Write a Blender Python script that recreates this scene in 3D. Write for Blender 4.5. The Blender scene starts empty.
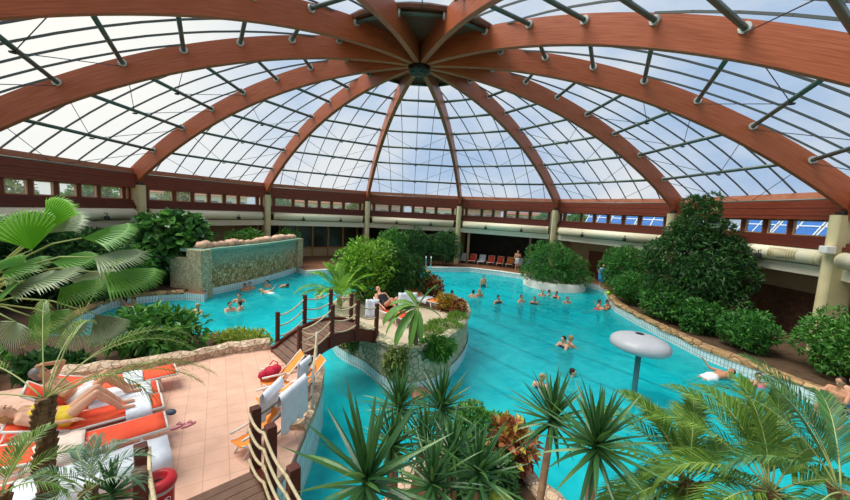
import bpy, bmesh, math, random
import numpy as np
from mathutils import Vector, Matrix, Euler
C = bpy.context.scene.collection
D = bpy.data
PI = math.pi
R_ = math.radians
rnd = random.Random(7)
V = Vector
# ------------------------------------------------------------------ camera (solved from the dome ribs and columns)
CAM = V((1.8796, -16.0824, 4.5)); YAW, PIT, ROL, FPX = -0.07557, -0.10909, 0.05242, 349.28
_f = V((math.sin(YAW)*math.cos(PIT), math.cos(YAW)*math.cos(PIT), math.sin(PIT)))
_r = V((math.cos(YAW), -math.sin(YAW), 0)); _u = _r.cross(_f)
_r2 = math.cos(ROL)*_r + math.sin(ROL)*_u; _u2 = -math.sin(ROL)*_r + math.cos(ROL)*_u
def ray(u, v): return _f + (u-425)/FPX*_r2 - (v-250)/FPX*_u2
def G(u, v, z):                      # where the line of sight meets the level z
    d = ray(u, v); return CAM + d*((z-CAM.z)/d.z)
def A(u, v, dep): return CAM + ray(u, v)*dep
def G2(u, v, z): p = G(u, v, z); return (p.x, p.y)
cd = D.cameras.new('camera'); cd.sensor_width = 36; cd.lens = FPX/850*36; cd.clip_start = .05; cd.clip_end = 600
co = D.objects.new('camera', cd); C.objects.link(co)
co.matrix_world = Matrix(((_r2.x, _u2.x, -_f.x, CAM.x), (_r2.y, _u2.y, -_f.y, CAM.y), (_r2.z, _u2.z, -_f.z, CAM.z), (0, 0, 0, 1)))
bpy.context.scene.camera = co

# ------------------------------------------------------------------ materials
def lin(c): return tuple(((x/255)/12.92 if x/255 <= .04045 else ((x/255+.055)/1.055)**2.4) for x in c)
M = {}
def nodes(m):
    m.use_nodes = True; nt = m.node_tree; nt.nodes.clear()
    o = nt.nodes.new('ShaderNodeOutputMaterial'); return nt, o
def N(nt, t, **k):
    n = nt.nodes.new('ShaderNode'+t)
    for a, b in k.items():
        if a in n.inputs: n.inputs[a].default_value = b
        else: setattr(n, a, b)
    return n
def ramp(nt, fac, stops):
    r = N(nt, 'ValToRGB'); e = r.color_ramp.elements
    while len(e) < len(stops): e.new(.5)
    for q, (p, c) in zip(e, stops): q.position = p; q.color = (*lin(c), 1)
    nt.links.new(fac, r.inputs[0]); return r.outputs[0]
def mat(name, c, rough=.6, c2=None, scale=6, spec=.4, metal=0, bump=0, stretch=None, space='Object', detail=4, sheen=0):
    m = D.materials.new(name); M[name] = m; nt, o = nodes(m)
    b = N(nt, 'BsdfPrincipled', Roughness=rough, Metallic=metal); b.inputs['Specular IOR Level'].default_value = spec
    b.inputs['Base Color'].default_value = (*lin(c), 1)
    nt.links.new(b.outputs[0], o.inputs[0])
    if c2 or bump:
        tc = N(nt, 'TexCoord'); mp = N(nt, 'Mapping'); mp.inputs['Scale'].default_value = stretch or (1, 1, 1)
        nt.links.new(tc.outputs[space], mp.inputs[0])
        n = N(nt, 'TexNoise', Scale=scale, Detail=detail); nt.links.new(mp.outputs[0], n.inputs[0])
        if c2: nt.links.new(ramp(nt, n.outputs[0], [(.3, c), (.7, c2)]), b.inputs['Base Color'])
        if bump:
            bp = N(nt, 'Bump', Strength=bump, Distance=.02); nt.links.new(n.outputs[0], bp.inputs['Height']); nt.links.new(bp.outputs[0], b.inputs['Normal'])
    return m
def leafmat(name, c, c2, c3=None, rough=.42, trans=.25, spec=.45):
    m = D.materials.new(name); M[name] = m; nt, o = nodes(m)
    g = N(nt, 'NewGeometry')
    st = [(0, c), (.55, c2)] + ([(1, c3)] if c3 else [])
    col = ramp(nt, g.outputs['Random Per Island'], st)
    b = N(nt, 'BsdfPrincipled', Roughness=rough); b.inputs['Specular IOR Level'].default_value = spec
    t = N(nt, 'BsdfTranslucent'); mx = N(nt, 'MixShader', Fac=trans)
    nt.links.new(col, b.inputs['Base Color']); nt.links.new(col, t.inputs[0])
    nt.links.new(b.outputs[0], mx.inputs[1]); nt.links.new(t.outputs[0], mx.inputs[2]); nt.links.new(mx.outputs[0], o.inputs[0])
    return m
def stonemat(name, cs, scale, mortar, mw=.06, rough=.85, bump=.8, green=None):
    m = D.materials.new(name); M[name] = m; nt, o = nodes(m)
    tc = N(nt, 'TexCoord')
    nz = N(nt, 'TexNoise', Scale=scale*.7, Detail=2); nt.links.new(tc.outputs['Object'], nz.inputs[0])
    mixv = N(nt, 'VectorMath', operation='MULTIPLY_ADD'); mixv.inputs[1].default_value = (.12,)*3
    nt.links.new(nz.outputs['Color'], mixv.inputs[0]); nt.links.new(tc.outputs['Object'], mixv.inputs[2])
    v = N(nt, 'TexVoronoi', Scale=scale); nt.links.new(mixv.outputs[0], v.inputs['Vector'])
    e = N(nt, 'TexVoronoi', Scale=scale, feature='DISTANCE_TO_EDGE'); nt.links.new(mixv.outputs[0], e.inputs['Vector'])
    sp = N(nt, 'SeparateColor'); nt.links.new(v.outputs['Color'], sp.inputs[0])
    col = ramp(nt, sp.outputs[0], [(i/(len(cs)-1), c) for i, c in enumerate(cs)])
    n2 = N(nt, 'TexNoise', Scale=scale*5, Detail=3); nt.links.new(tc.outputs['Object'], n2.inputs[0])
    mm = N(nt, 'MixRGB', blend_type='MULTIPLY', Fac=.5); nt.links.new(col, mm.inputs[1])
    nt.links.new(ramp(nt, n2.outputs[0], [(.3, (150, 150, 145)), (.7, (255, 255, 255))]), mm.inputs[2]); col = mm.outputs[0]
    st = N(nt, 'MapRange'); st.inputs[1].default_value = mw*.3; st.inputs[2].default_value = mw; nt.links.new(e.outputs[0], st.inputs[0])
    mx = N(nt, 'MixRGB'); nt.links.new(st.outputs[0], mx.inputs[0]); mx.inputs[1].default_value = (*lin(mortar), 1); nt.links.new(col, mx.inputs[2])
    out = mx.outputs[0]
    if green:                       # algae growing down from the wet top edge
        gc, z0, z1 = green
        s = N(nt, 'SeparateXYZ'); nt.links.new(tc.outputs['Object'], s.inputs[0])
        ad = N(nt, 'Math', operation='MULTIPLY_ADD'); ad.inputs[1].default_value = .7; nt.links.new(nz.outputs[0], ad.inputs[0]); nt.links.new(s.outputs[2], ad.inputs[2])
        mr = N(nt, 'MapRange'); mr.inputs[1].default_value = z0; mr.inputs[2].default_value = z1; mr.inputs[4].default_value = .8; nt.links.new(ad.outputs[0], mr.inputs[0])
        g = N(nt, 'MixRGB'); nt.links.new(mr.outputs[0], g.inputs[0]); nt.links.new(out, g.inputs[1]); g.inputs[2].default_value = (*lin(gc), 1); out = g.outputs[0]
    b = N(nt, 'BsdfPrincipled', Roughness=rough); nt.links.new(out, b.inputs['Base Color'])
    bp = N(nt, 'Bump', Strength=bump, Distance=.05); nt.links.new(st.outputs[0], bp.inputs['Height']); nt.links.new(bp.outputs[0], b.inputs['Normal'])
    nt.links.new(b.outputs[0], o.inputs[0]); return m
def tilemat(name, c, c2, grout, w, h, rough=.4, rot=0, gap=.02, vertical=False, offset=0):
    m = D.materials.new(name); M[name] = m; nt, o = nodes(m)
    tc = N(nt, 'TexCoord'); mp = N(nt, 'Mapping'); mp.inputs['Rotation'].default_value = (0, 0, rot)
    br = N(nt, 'TexBrick', Scale=1); br.offset = offset; br.squash = 1
    br.inputs['Color1'].default_value = (*lin(c), 1); br.inputs['Color2'].default_value = (*lin(c2), 1); br.inputs['Mortar'].default_value = (*lin(grout), 1)
    br.inputs['Mortar Size'].default_value = gap; br.inputs['Brick Width'].default_value = w; br.inputs['Row Height'].default_value = h
    if vertical: nt.links.new(tc.outputs['UV'], br.inputs['Vector'])
    else:
        nt.links.new(tc.outputs['Object'], mp.inputs[0]); nt.links.new(mp.outputs[0], br.inputs['Vector'])
    n = N(nt, 'TexNoise', Scale=3, Detail=4); nt.links.new(tc.outputs['Object'], n.inputs[0])
    mm = N(nt, 'MixRGB', blend_type='MULTIPLY', Fac=.35); nt.links.new(br.outputs[0], mm.inputs[1]); nt.links.new(ramp(nt, n.outputs[0], [(.35, (200, 195, 190)), (.65, (255, 255, 255))]), mm.inputs[2])
    b = N(nt, 'BsdfPrincipled', Roughness=rough); nt.links.new(mm.outputs[0], b.inputs['Base Color']); nt.links.new(b.outputs[0], o.inputs[0]); return m

# ------------------------------------------------------------------ mesh builder
MW = {}
class MB:
    def __init__(s): s.v = []; s.f = []; s.uv = None
    def add(s, vs, fs):
        k = len(s.v); s.v += [tuple(p) for p in vs]; s.f += [tuple(i+k for i in f) for f in fs]; return s
    def box(s, c, d, m=None, rz=0, bev=0):
        x, y, z = d[0]/2, d[1]/2, d[2]/2
        m = (m or Matrix.Rotation(rz, 4, 'Z')); m = Matrix.Translation(c) @ m.to_4x4()
        if bev:
            b = min(bev, x*.9, y*.9, z*.9); bm = bmesh.new(); bmesh.ops.create_cube(bm, size=1)
            for v in bm.verts: v.co = V((v.co.x*2*x, v.co.y*2*y, v.co.z*2*z))
            bmesh.ops.bevel(bm, geom=bm.edges[:], offset=b, segments=2, affect='EDGES', profile=.6)
            bm.verts.index_update(); s.add([m @ v.co for v in bm.verts], [[v.index for v in f.verts] for f in bm.faces]); bm.free(); return s
        vs = [m @ V((a*x, b*y, c_*z)) for a in (-1, 1) for b in (-1, 1) for c_ in (-1, 1)]
        return s.add(vs, [(0, 1, 3, 2), (4, 6, 7, 5), (0, 4, 5, 1), (2, 3, 7, 6), (0, 2, 6, 4), (1, 5, 7, 3)])
    def beam(s, a, b, w, h, up=V((0, 0, 1)), bev=0):
        a, b = V(a), V(b); x = (b-a); L = x.length; x.normalize(); y = up.cross(x)
        if y.length < 1e-4: y = V((0, 1, 0)).cross(x)
        y.normalize(); z = x.cross(y)
        return s.box((a+b)/2, (L, w, h), Matrix((x, y, z)).transposed(), bev=bev)
    def tube(s, pts, r, n=8, cap=True, closed=False):
        pts = [V(p) for p in pts]; L = len(pts)
        rs = r if isinstance(r, (list, tuple)) else [r]*L
        ref = None; rings = []
        for i, p in enumerate(pts):
            t = (pts[(i+1) % L] - pts[i-1]) if closed else (pts[min(i+1, L-1)] - pts[max(i-1, 0)])
            if t.length < 1e-9: t = V((0, 0, 1))
            t.normalize()
            if ref is None:
                ref = t.cross(V((0, 0, 1)) if abs(t.z) < .9 else V((1, 0, 0)))
            ref = (ref - t*ref.dot(t)); ref.normalize(); q = t.cross(ref)
            rings.append([p + (ref*math.cos(2*PI*j/n) + q*math.sin(2*PI*j/n))*rs[i] for j in range(n)])
        vs = [v for g in rings for v in g]; fs = []
        for i in range(L if closed else L-1):
            for j in range(n):
                a, b = i*n+j, i*n+(j+1) % n; c, d = ((i+1) % L)*n+(j+1) % n, ((i+1) % L)*n+j
                fs.append((a, d, c, b))
        if cap and not closed: fs.append(tuple(range(n))); fs.append(tuple(reversed(range((L-1)*n, L*n))))
        return s.add(vs, fs)
    def lathe(s, prof, c, n=24, m=None, sx=1, sy=1):
        m = m or Matrix(); vs = []; fs = []; L = len(prof)
        for r, z in prof:
            for j in range(n):
                a = 2*PI*j/n; vs.append(V(c) + (m @ V((r*sx*math.cos(a), r*sy*math.sin(a), z))))
        for i in range(L-1):
            for j in range(n): fs.append((i*n+j, i*n+(j+1) % n, (i+1)*n+(j+1) % n, (i+1)*n+j))
        fs.append(tuple(reversed(range(n)))); fs.append(tuple(range((L-1)*n, L*n)))
        return s.add(vs, fs)
    def prism(s, poly, z0, z1, top=None):
        n = len(poly); ar = sum(poly[i][0]*poly[(i+1) % n][1]-poly[(i+1) % n][0]*poly[i][1] for i in range(n))
        if ar < 0: poly = poly[::-1]
        vs = [(p[0], p[1], z0) for p in poly] + [(p[0], p[1], z1) for p in poly]
        return s.add(vs, [tuple(reversed(range(n))), tuple(range(n, 2*n))] + [(i, (i+1) % n, n+(i+1) % n, n+i) for i in range(n)])
    def ell(s, c, r, n=12, m=None, noise=0):
        m = m or Matrix(); prof = []; k = n//2+1
        vs = []; fs = []
        r = (r, r, r) if isinstance(r, (int, float)) else r
        vs.append(V(c)+m @ V((0, 0, -r[2])))
        for i in range(1, k):
            t = PI*i/k
            for j in range(n):
                a = 2*PI*j/n; w = 1+rnd.uniform(-noise, noise)
                vs.append(V(c)+m @ V((r[0]*math.sin(t)*math.cos(a)*w, r[1]*math.sin(t)*math.sin(a)*w, -r[2]*math.cos(t)*w)))
        vs.append(V(c)+m @ V((0, 0, r[2]))); e = len(vs)-1
        for j in range(n): fs.append((0, 1+(j+1) % n, 1+j)); fs.append((e, e-n+j, e-n+(j+1) % n))
        for i in range(k-2):
            for j in range(n): fs.append((1+i*n+j, 1+i*n+(j+1) % n, 1+(i+1)*n+(j+1) % n, 1+(i+1)*n+j))
        return s.add(vs, fs)
    def caps(s, a, ra, b, rb, n=10):
        a, b = V(a), V(b); x = b-a; L = x.length
        if L < 1e-6: return s.ell(a, ra, n)
        x.normalize(); pts = []; rs = []
        for t in (-.97, -.7, -.35, 0): pts.append(a+x*ra*t); rs.append(ra*math.sqrt(1-t*t))
        for t in (0, .35, .7, .97): pts.append(b+x*rb*t); rs.append(rb*math.sqrt(1-t*t))
        return s.tube(pts, rs, n)
    def build(s, name, m, parent=None, smooth=False, **kw):
        me = D.meshes.new(name)
        vs = s.v
        if parent is not None:
            iv = MW[parent.name].inverted(); a = np.array(vs, dtype=float) if vs else np.zeros((0, 3))
            mi = np.array(iv); vs = (a @ mi[:3, :3].T + mi[:3, 3]).tolist()
        me.from_pydata(vs, [], s.f); me.materials.append(m)
        if smooth: me.polygons.foreach_set('use_smooth', [True]*len(me.polygons))
        if s.uv:
            l = me.uv_layers.new(name='UVMap')
            for p in me.polygons:
                for k, li in enumerate(p.loop_indices): l.data[li].uv = s.uv[p.index][k] if p.index in s.uv else (0, 0)
        me.update()
        o = D.objects.new(name, me); C.objects.link(o)
        if parent is not None: o.parent = parent; MW[o.name] = MW[parent.name].copy()
        else: MW[o.name] = Matrix()
        for k, v in kw.items(): o[k] = v
        return o
def empty(name, label, cat, loc, rz=0, group=None, mw=None):
    o = D.objects.new(name, None); C.objects.link(o); o.empty_display_size = .1
    m = mw or (Matrix.Translation(loc) @ Matrix.Rotation(rz, 4, 'Z')); o.matrix_world = m; MW[o.name] = m.copy()
    o['label'] = label; o['category'] = cat
    if group: o['group'] = group
    return o
def single(mb, name, m, label, cat, loc, group=None, smooth=False, rz=0):  # a thing that is one mesh, origin at its base
    me = Matrix.Translation(loc) @ Matrix.Rotation(rz, 4, 'Z')
    iv = np.array(me.inverted()); a = np.array(mb.v); mb.v = (a @ iv[:3, :3].T + iv[:3, 3]).tolist()
    o = mb.build(name, m, None, smooth); o.matrix_world = me; MW[o.name] = me
    o['label'] = label; o['category'] = cat
    if group: o['group'] = group
    return o
def struct(mb, name, m, smooth=False): return mb.build(name, m, None, smooth, kind='structure')
def dup(o, mw, label=None, group=None):
    r = o.copy(); C.objects.link(r); r.matrix_world = mw; MW[r.name] = mw.copy()
    if label: r['label'] = label
    if group: r['group'] = group
    for ch in list(o.children):
        c = ch.copy(); C.objects.link(c); c.parent = r
        for g in list(ch.children):
            d = g.copy(); C.objects.link(d); d.parent = c
    return r
def arc(a, b, sag, n=9):              # hanging rope between two points
    a, b = V(a), V(b); return [a.lerp(b, i/n) - V((0, 0, sag*4*(i/n)*(1-i/n))) for i in range(n+1)]
ORD = ['first', 'second', 'third', 'fourth', 'fifth', 'sixth', 'seventh', 'eighth', 'ninth', 'tenth', 'eleventh', 'twelfth', 'thirteenth', 'fourteenth', 'fifteenth', 'sixteenth', 'seventeenth', 'eighteenth', 'nineteenth', 'twentieth']
# ------------------------------------------------------------------ shared materials
WATER, TER, ISL, FLOORZ = -.4, .6, .9, -1.6
ROT = -.1117; HR, HH, RR = 5.2067, 10.8049, 16.106; RHO = (RR*RR+(HH-HR)**2)/(2*(HH-HR)); ZC = HH-RHO
def timber(name, c, c2, long=(1, 1, 1), rough=.45):
    m = D.materials.new(name); M[name] = m; nt, o = nodes(m)
    tc = N(nt, 'TexCoord'); mp = N(nt, 'Mapping'); mp.inputs['Scale'].default_value = long; nt.links.new(tc.outputs['UV'], mp.inputs[0])
    n = N(nt, 'TexNoise', Scale=2.2, Detail=5); nt.links.new(mp.outputs[0], n.inputs[0])
    b = N(nt, 'BsdfPrincipled', Roughness=rough); b.inputs['Specular IOR Level'].default_value = .35
    nt.links.new(ramp(nt, n.outputs[0], [(.32, c), (.68, c2)]), b.inputs['Base Color']); nt.links.new(b.outputs[0], o.inputs[0]); return m
timber('glulam', (150, 75, 45), (180, 101, 66), (.6, 14, 1))
mat('redwood', (108, 44, 27), .5, (136, 62, 40), 3, stretch=(1, 1, 14))
mat('redwood_dark', (86, 36, 24), .55, (108, 48, 33), 3, stretch=(1, 1, 14))
mat('ledge_wood', (172, 108, 82), .6, (190, 126, 98), 5)
mat('brown_board', (92, 50, 32), .6, (120, 66, 42), 4, stretch=(1, 8, 1))
mat('green_steel', (66, 84, 74), .4, spec=.6)
mat('bar_steel', (74, 82, 80), .45)
mat('plate_steel', (190, 195, 190), .4, metal=.3)
mat('black_steel', (38, 42, 42), .4)
mat('cable', (70, 74, 74), .4, metal=.5)
mat('cream', (218, 205, 160), .65, (206, 192, 148), 2)
mat('cream_pale', (232, 224, 194), .6)
mat('cream_beam', (230, 222, 198), .65)
tilemat('grille', (150, 134, 92), (160, 142, 100), (206, 194, 156), .12, .1, .6, gap=.03)
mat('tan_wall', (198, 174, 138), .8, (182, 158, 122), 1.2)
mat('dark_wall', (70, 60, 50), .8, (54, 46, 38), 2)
mat('white_steel', (222, 222, 218), .4)
def glassmat(name, tint, milk, milkfac, gloss=.05, wavy=0):
    m = D.materials.new(name); M[name] = m; nt, o = nodes(m)
    t = N(nt, 'BsdfTransparent'); t.inputs[0].default_value = (*tint, 1)
    tr = N(nt, 'BsdfTranslucent'); tr.inputs[0].default_value = (*milk, 1)
    mx = N(nt, 'MixShader', Fac=milkfac); nt.links.new(t.outputs[0], mx.inputs[1]); nt.links.new(tr.outputs[0], mx.inputs[2])
    g = N(nt, 'BsdfGlossy', Roughness=.08); m2 = N(nt, 'MixShader', Fac=gloss); nt.links.new(mx.outputs[0], m2.inputs[1]); nt.links.new(g.outputs[0], m2.inputs[2])
    nt.links.new(m2.outputs[0], o.inputs[0]); return m
glassmat('polycarbonate', (.95, .965, .975), (.93, .95, .97), .05, .012)
glassmat('clear_glass', (.88, .92, .93), (.9, .93, .95), .03, .04)

def ringz(r, off):
    nx, nz = r/RHO, math.sqrt(RHO*RHO-r*r)/RHO
    return (RHO+off)*nx, ZC+(RHO+off)*nz
def pol(k): a = R_(30*k)+ROT; return V((math.sin(a), math.cos(a), 0)), V((math.cos(a), -math.sin(a), 0))
C15 = math.cos(R_(15)); T15 = math.tan(R_(15))
PUR = [15.98, 14.33, 12.43, 10.6, 8.77, 6.95, 5.16, 3.41]      # radii of the purlin rings, eave first
BAY = {0: 'above the island bush', 1: 'above the dark lounger recess', 2: 'above the clipped hedge planter', 3: 'above the tall dark tree at right',
       -1: 'above the wood-framed windows behind the pool', -2: 'above the stone waterfall wall', -3: 'above the left fan palms', -4: 'in the upper left corner',
       -5: 'overhead left of the dome centre', 6: 'directly overhead behind the dome centre', 5: 'overhead right of the dome centre', 4: 'in the upper right corner'}
COLN = {0: 'at the left end of the dark lounger recess', 1: 'rising behind the clipped hedge planter', 2: 'half hidden by the tall dark tree', 3: 'at the right edge of the photo',
        -1: 'rising behind the island bush', -2: 'rising behind the stone waterfall wall', -3: 'beside the round-leaved shrub'}
RIBN = dict(COLN); 
RIBL = {k: 'curved timber rib landing on the column '+v for k, v in COLN.items()}
RIBL.update({-4: 'curved orange timber rib sweeping from the left photo edge to the dome centre', -5: 'uppermost big orange timber rib crossing the top left of the photo',
             -6: 'orange timber rib running up out of the photo left of centre', 5: 'orange timber rib running up out of the photo right of centre', 4: 'big orange timber rib crossing the top right corner of the photo'})
# ribs (rib k stands at 30k+15 degrees)
def rib_mesh(k):
    a = R_(30*k+15)+ROT; e = V((math.sin(a), math.cos(a), 0)); t = V((math.cos(a), -math.sin(a), 0))
    mb = MB(); w = .11; n = 40; mb.uv = {}
    for i in range(n+1):
        r = .5+(RR+.12-.5)*i/n
        for off, s in ((0, -w), (0, w), (.84, w), (.84, -w)):
            rr, z = ringz(min(r, RR+.12), off); 
            if off > 0 and i == n: rr = RR+.3
            mb.v.append(tuple(e*rr+t*s+V((0, 0, z))))
    for i in range(n):
        for j in range(4):
            q = (4*i+j, 4*i+(j+1) % 4, 4*i+4+(j+1) % 4, 4*i+4+j)
            mb.uv[len(mb.f)] = [(i*.4, j*.8+k), (i*.4, j*.8+.8+k), (i*.4+.4, j*.8+.8+k), (i*.4+.4, j*.8+k)]; mb.f.append(q)
    mb.f.append((3, 2, 1, 0)); mb.f.append((4*n, 4*n+1, 4*n+2, 4*n+3)); return mb, e, t
for k in range(-6, 6):
    mb, e, t = rib_mesh(k); base = e*RR+V((0, 0, HR))
    r = empty('timber_rib', RIBL[k], 'roof beam', base, 0, 'timber ribs of the dome')
    mb.build('beam', M['glulam'], r)
    g = MB(); g.box(e*(RR-.05)+V((0, 0, HR+.02)), (.34, .5, .1), rz=-(R_(30*k+15)+ROT)); g.build('foot_plate', M['black_steel'], r)
    ln = MB()
    if k == 3:                       # the groove with bolts along this one
        pts = []
        for i in range(40):
            rr, z = ringz(1.5+(RR-1.9)*i/39, .5); pts.append(e*rr-t*.118+V((0, 0, z)))
        ln.tube(pts, .012, 5); ln.build('groove', M['black_steel'], r)
        bo = MB()
        for i in range(1, 39, 2): bo.ell(pts[i]-t*.004, .026, 6)
        bo.build('bolt_row', M['plate_steel'], r)
# roof bays: purlins, glazing, bars, cables
for k in range(-5, 7):
    e, t = pol(k); P = lambda a, s, z: e*a+t*s+V((0, 0, z))
    RP = [ringz(r, .66) for r in PUR]
    for i, (rr, z) in enumerate(RP):
        a = rr*C15; hw = a*T15-.13
        lab = 'green steel eave tube of the roof bay '+BAY[k] if i == 0 else ('green roof tube, %s above the eave tube, %s' % (ORD[i-1], BAY[k]) if i < 7 else 'short green steel tube next to the dome centre, '+BAY[k])
        o = empty('roof_tube', lab, 'steel tube', P(a, 0, z), 0, 'green steel roof tubes')
        MB().tube([P(a, -hw, z), P(a, hw, z)], .072, 10).build('tube', M['green_steel'], o, True)
        for s in (-1, 1):
            d = t*s*math.cos(R_(15))-e*0; 
            MB().tube([P(a, s*(hw-.04), z), P(a, s*(hw+.03), z)], .135, 10).build('end_plate', M['plate_steel'], o)
    # glazing
    js = [15.99, 14.9]+[(PUR[i]+PUR[i+1])/2 for i in range(7)]; js = sorted(set(PUR+[(PUR[i]+PUR[i+1])/2 for i in range(7)]), reverse=True)
    g = MB(); w = empty('window_%d' % (k+6), 'x', 'x', P(15.5, 0, 5.5)); del w['label'], w['category']; w['kind'] = 'structure'
    for i, r in enumerate(js):
        rr, z = ringz(r, .86); a = rr*C15
        g.v += [tuple(P(a, -a*T15, z)), tuple(P(a, a*T15, z))]
        if i: n = 2*i; g.f.append((n-2, n-1, n+1, n))
    g.build('glazing', M['polycarbonate'], w, kind='structure')
    for q in range(-3, 4):
        s = q*1.04; pts = []
        for r in js:
            rr, z = ringz(r, .8); a = rr*C15
            if a*T15 > abs(s)+.05: pts.append(P(a, s, z)); last = r
        if len(pts) > 1:
            b = MB()
            for A_, B_ in zip(pts, pts[1:]): b.beam(A_, B_+(B_-A_)*.02, .034, .06)
            b.build('glazing_bar', M['bar_steel'], w, kind='structure')
    # V-shaped bracing cables from the middle of a tube to the ribs one ring up
    o = empty('bracing_cables', 'thin bracing cables with black nodes '+BAY[k], 'cable', P(RP[0][0]*C15, 0, RP[0][1]), 0, 'bracing cables under the roof')
    for i in range(4 if abs(k) < 4 else 3):
        a, z = RP[i][0]*C15, RP[i][1]; a2, z2 = RP[i+1][0]*C15, RP[i+1][1]
        MB().lathe([(.03, -.03), (.09, -.02), (.09, .02), (.03, .03)], P(a, 0, z-.12), 6).build('node', M['black_steel'], o)
        for s in (-1, 1): MB().tube([P(a, 0, z-.12), P(a2, s*(a2*T15-.14), z2-.12)], .013, 5).build('cable', M['cable'], o)
# opaque crown of the dome
cr = empty('roof_centre', 'dark wooden centre cap of the dome where all ribs meet', 'dome centre', V((0, 0, HH)))
mb = MB(); pr = []
for i in range(13):
    rr, z = ringz(.05+3.5*i/12, .74); pr.append((rr, z))
mb.lathe(pr+[(pr[-1][0]+.05, pr[-1][1]+.15), (.05, pr[0][1]+.3)], (0, 0, 0), 36); mb.build('board_cap', M['brown_board'], cr)
MB().lathe([(.1, -.14), (.42, -.14), (.48, -.1), (.48, -.02), (.3, .02), (.3, .75), (.1, .75)], (0, 0, HH-.12), 24).build('hub_ring', M['black_steel'], cr)
b = MB()
for j in range(12):
    a = R_(30*j)+ROT; b.tube([V((math.sin(a)*.1, math.cos(a)*.1, HH-.28)), V((math.sin(a)*.4, math.cos(a)*.4, HH-.28))], .025, 6)
b.build('hub_spokes', M['bar_steel'], cr)

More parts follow.
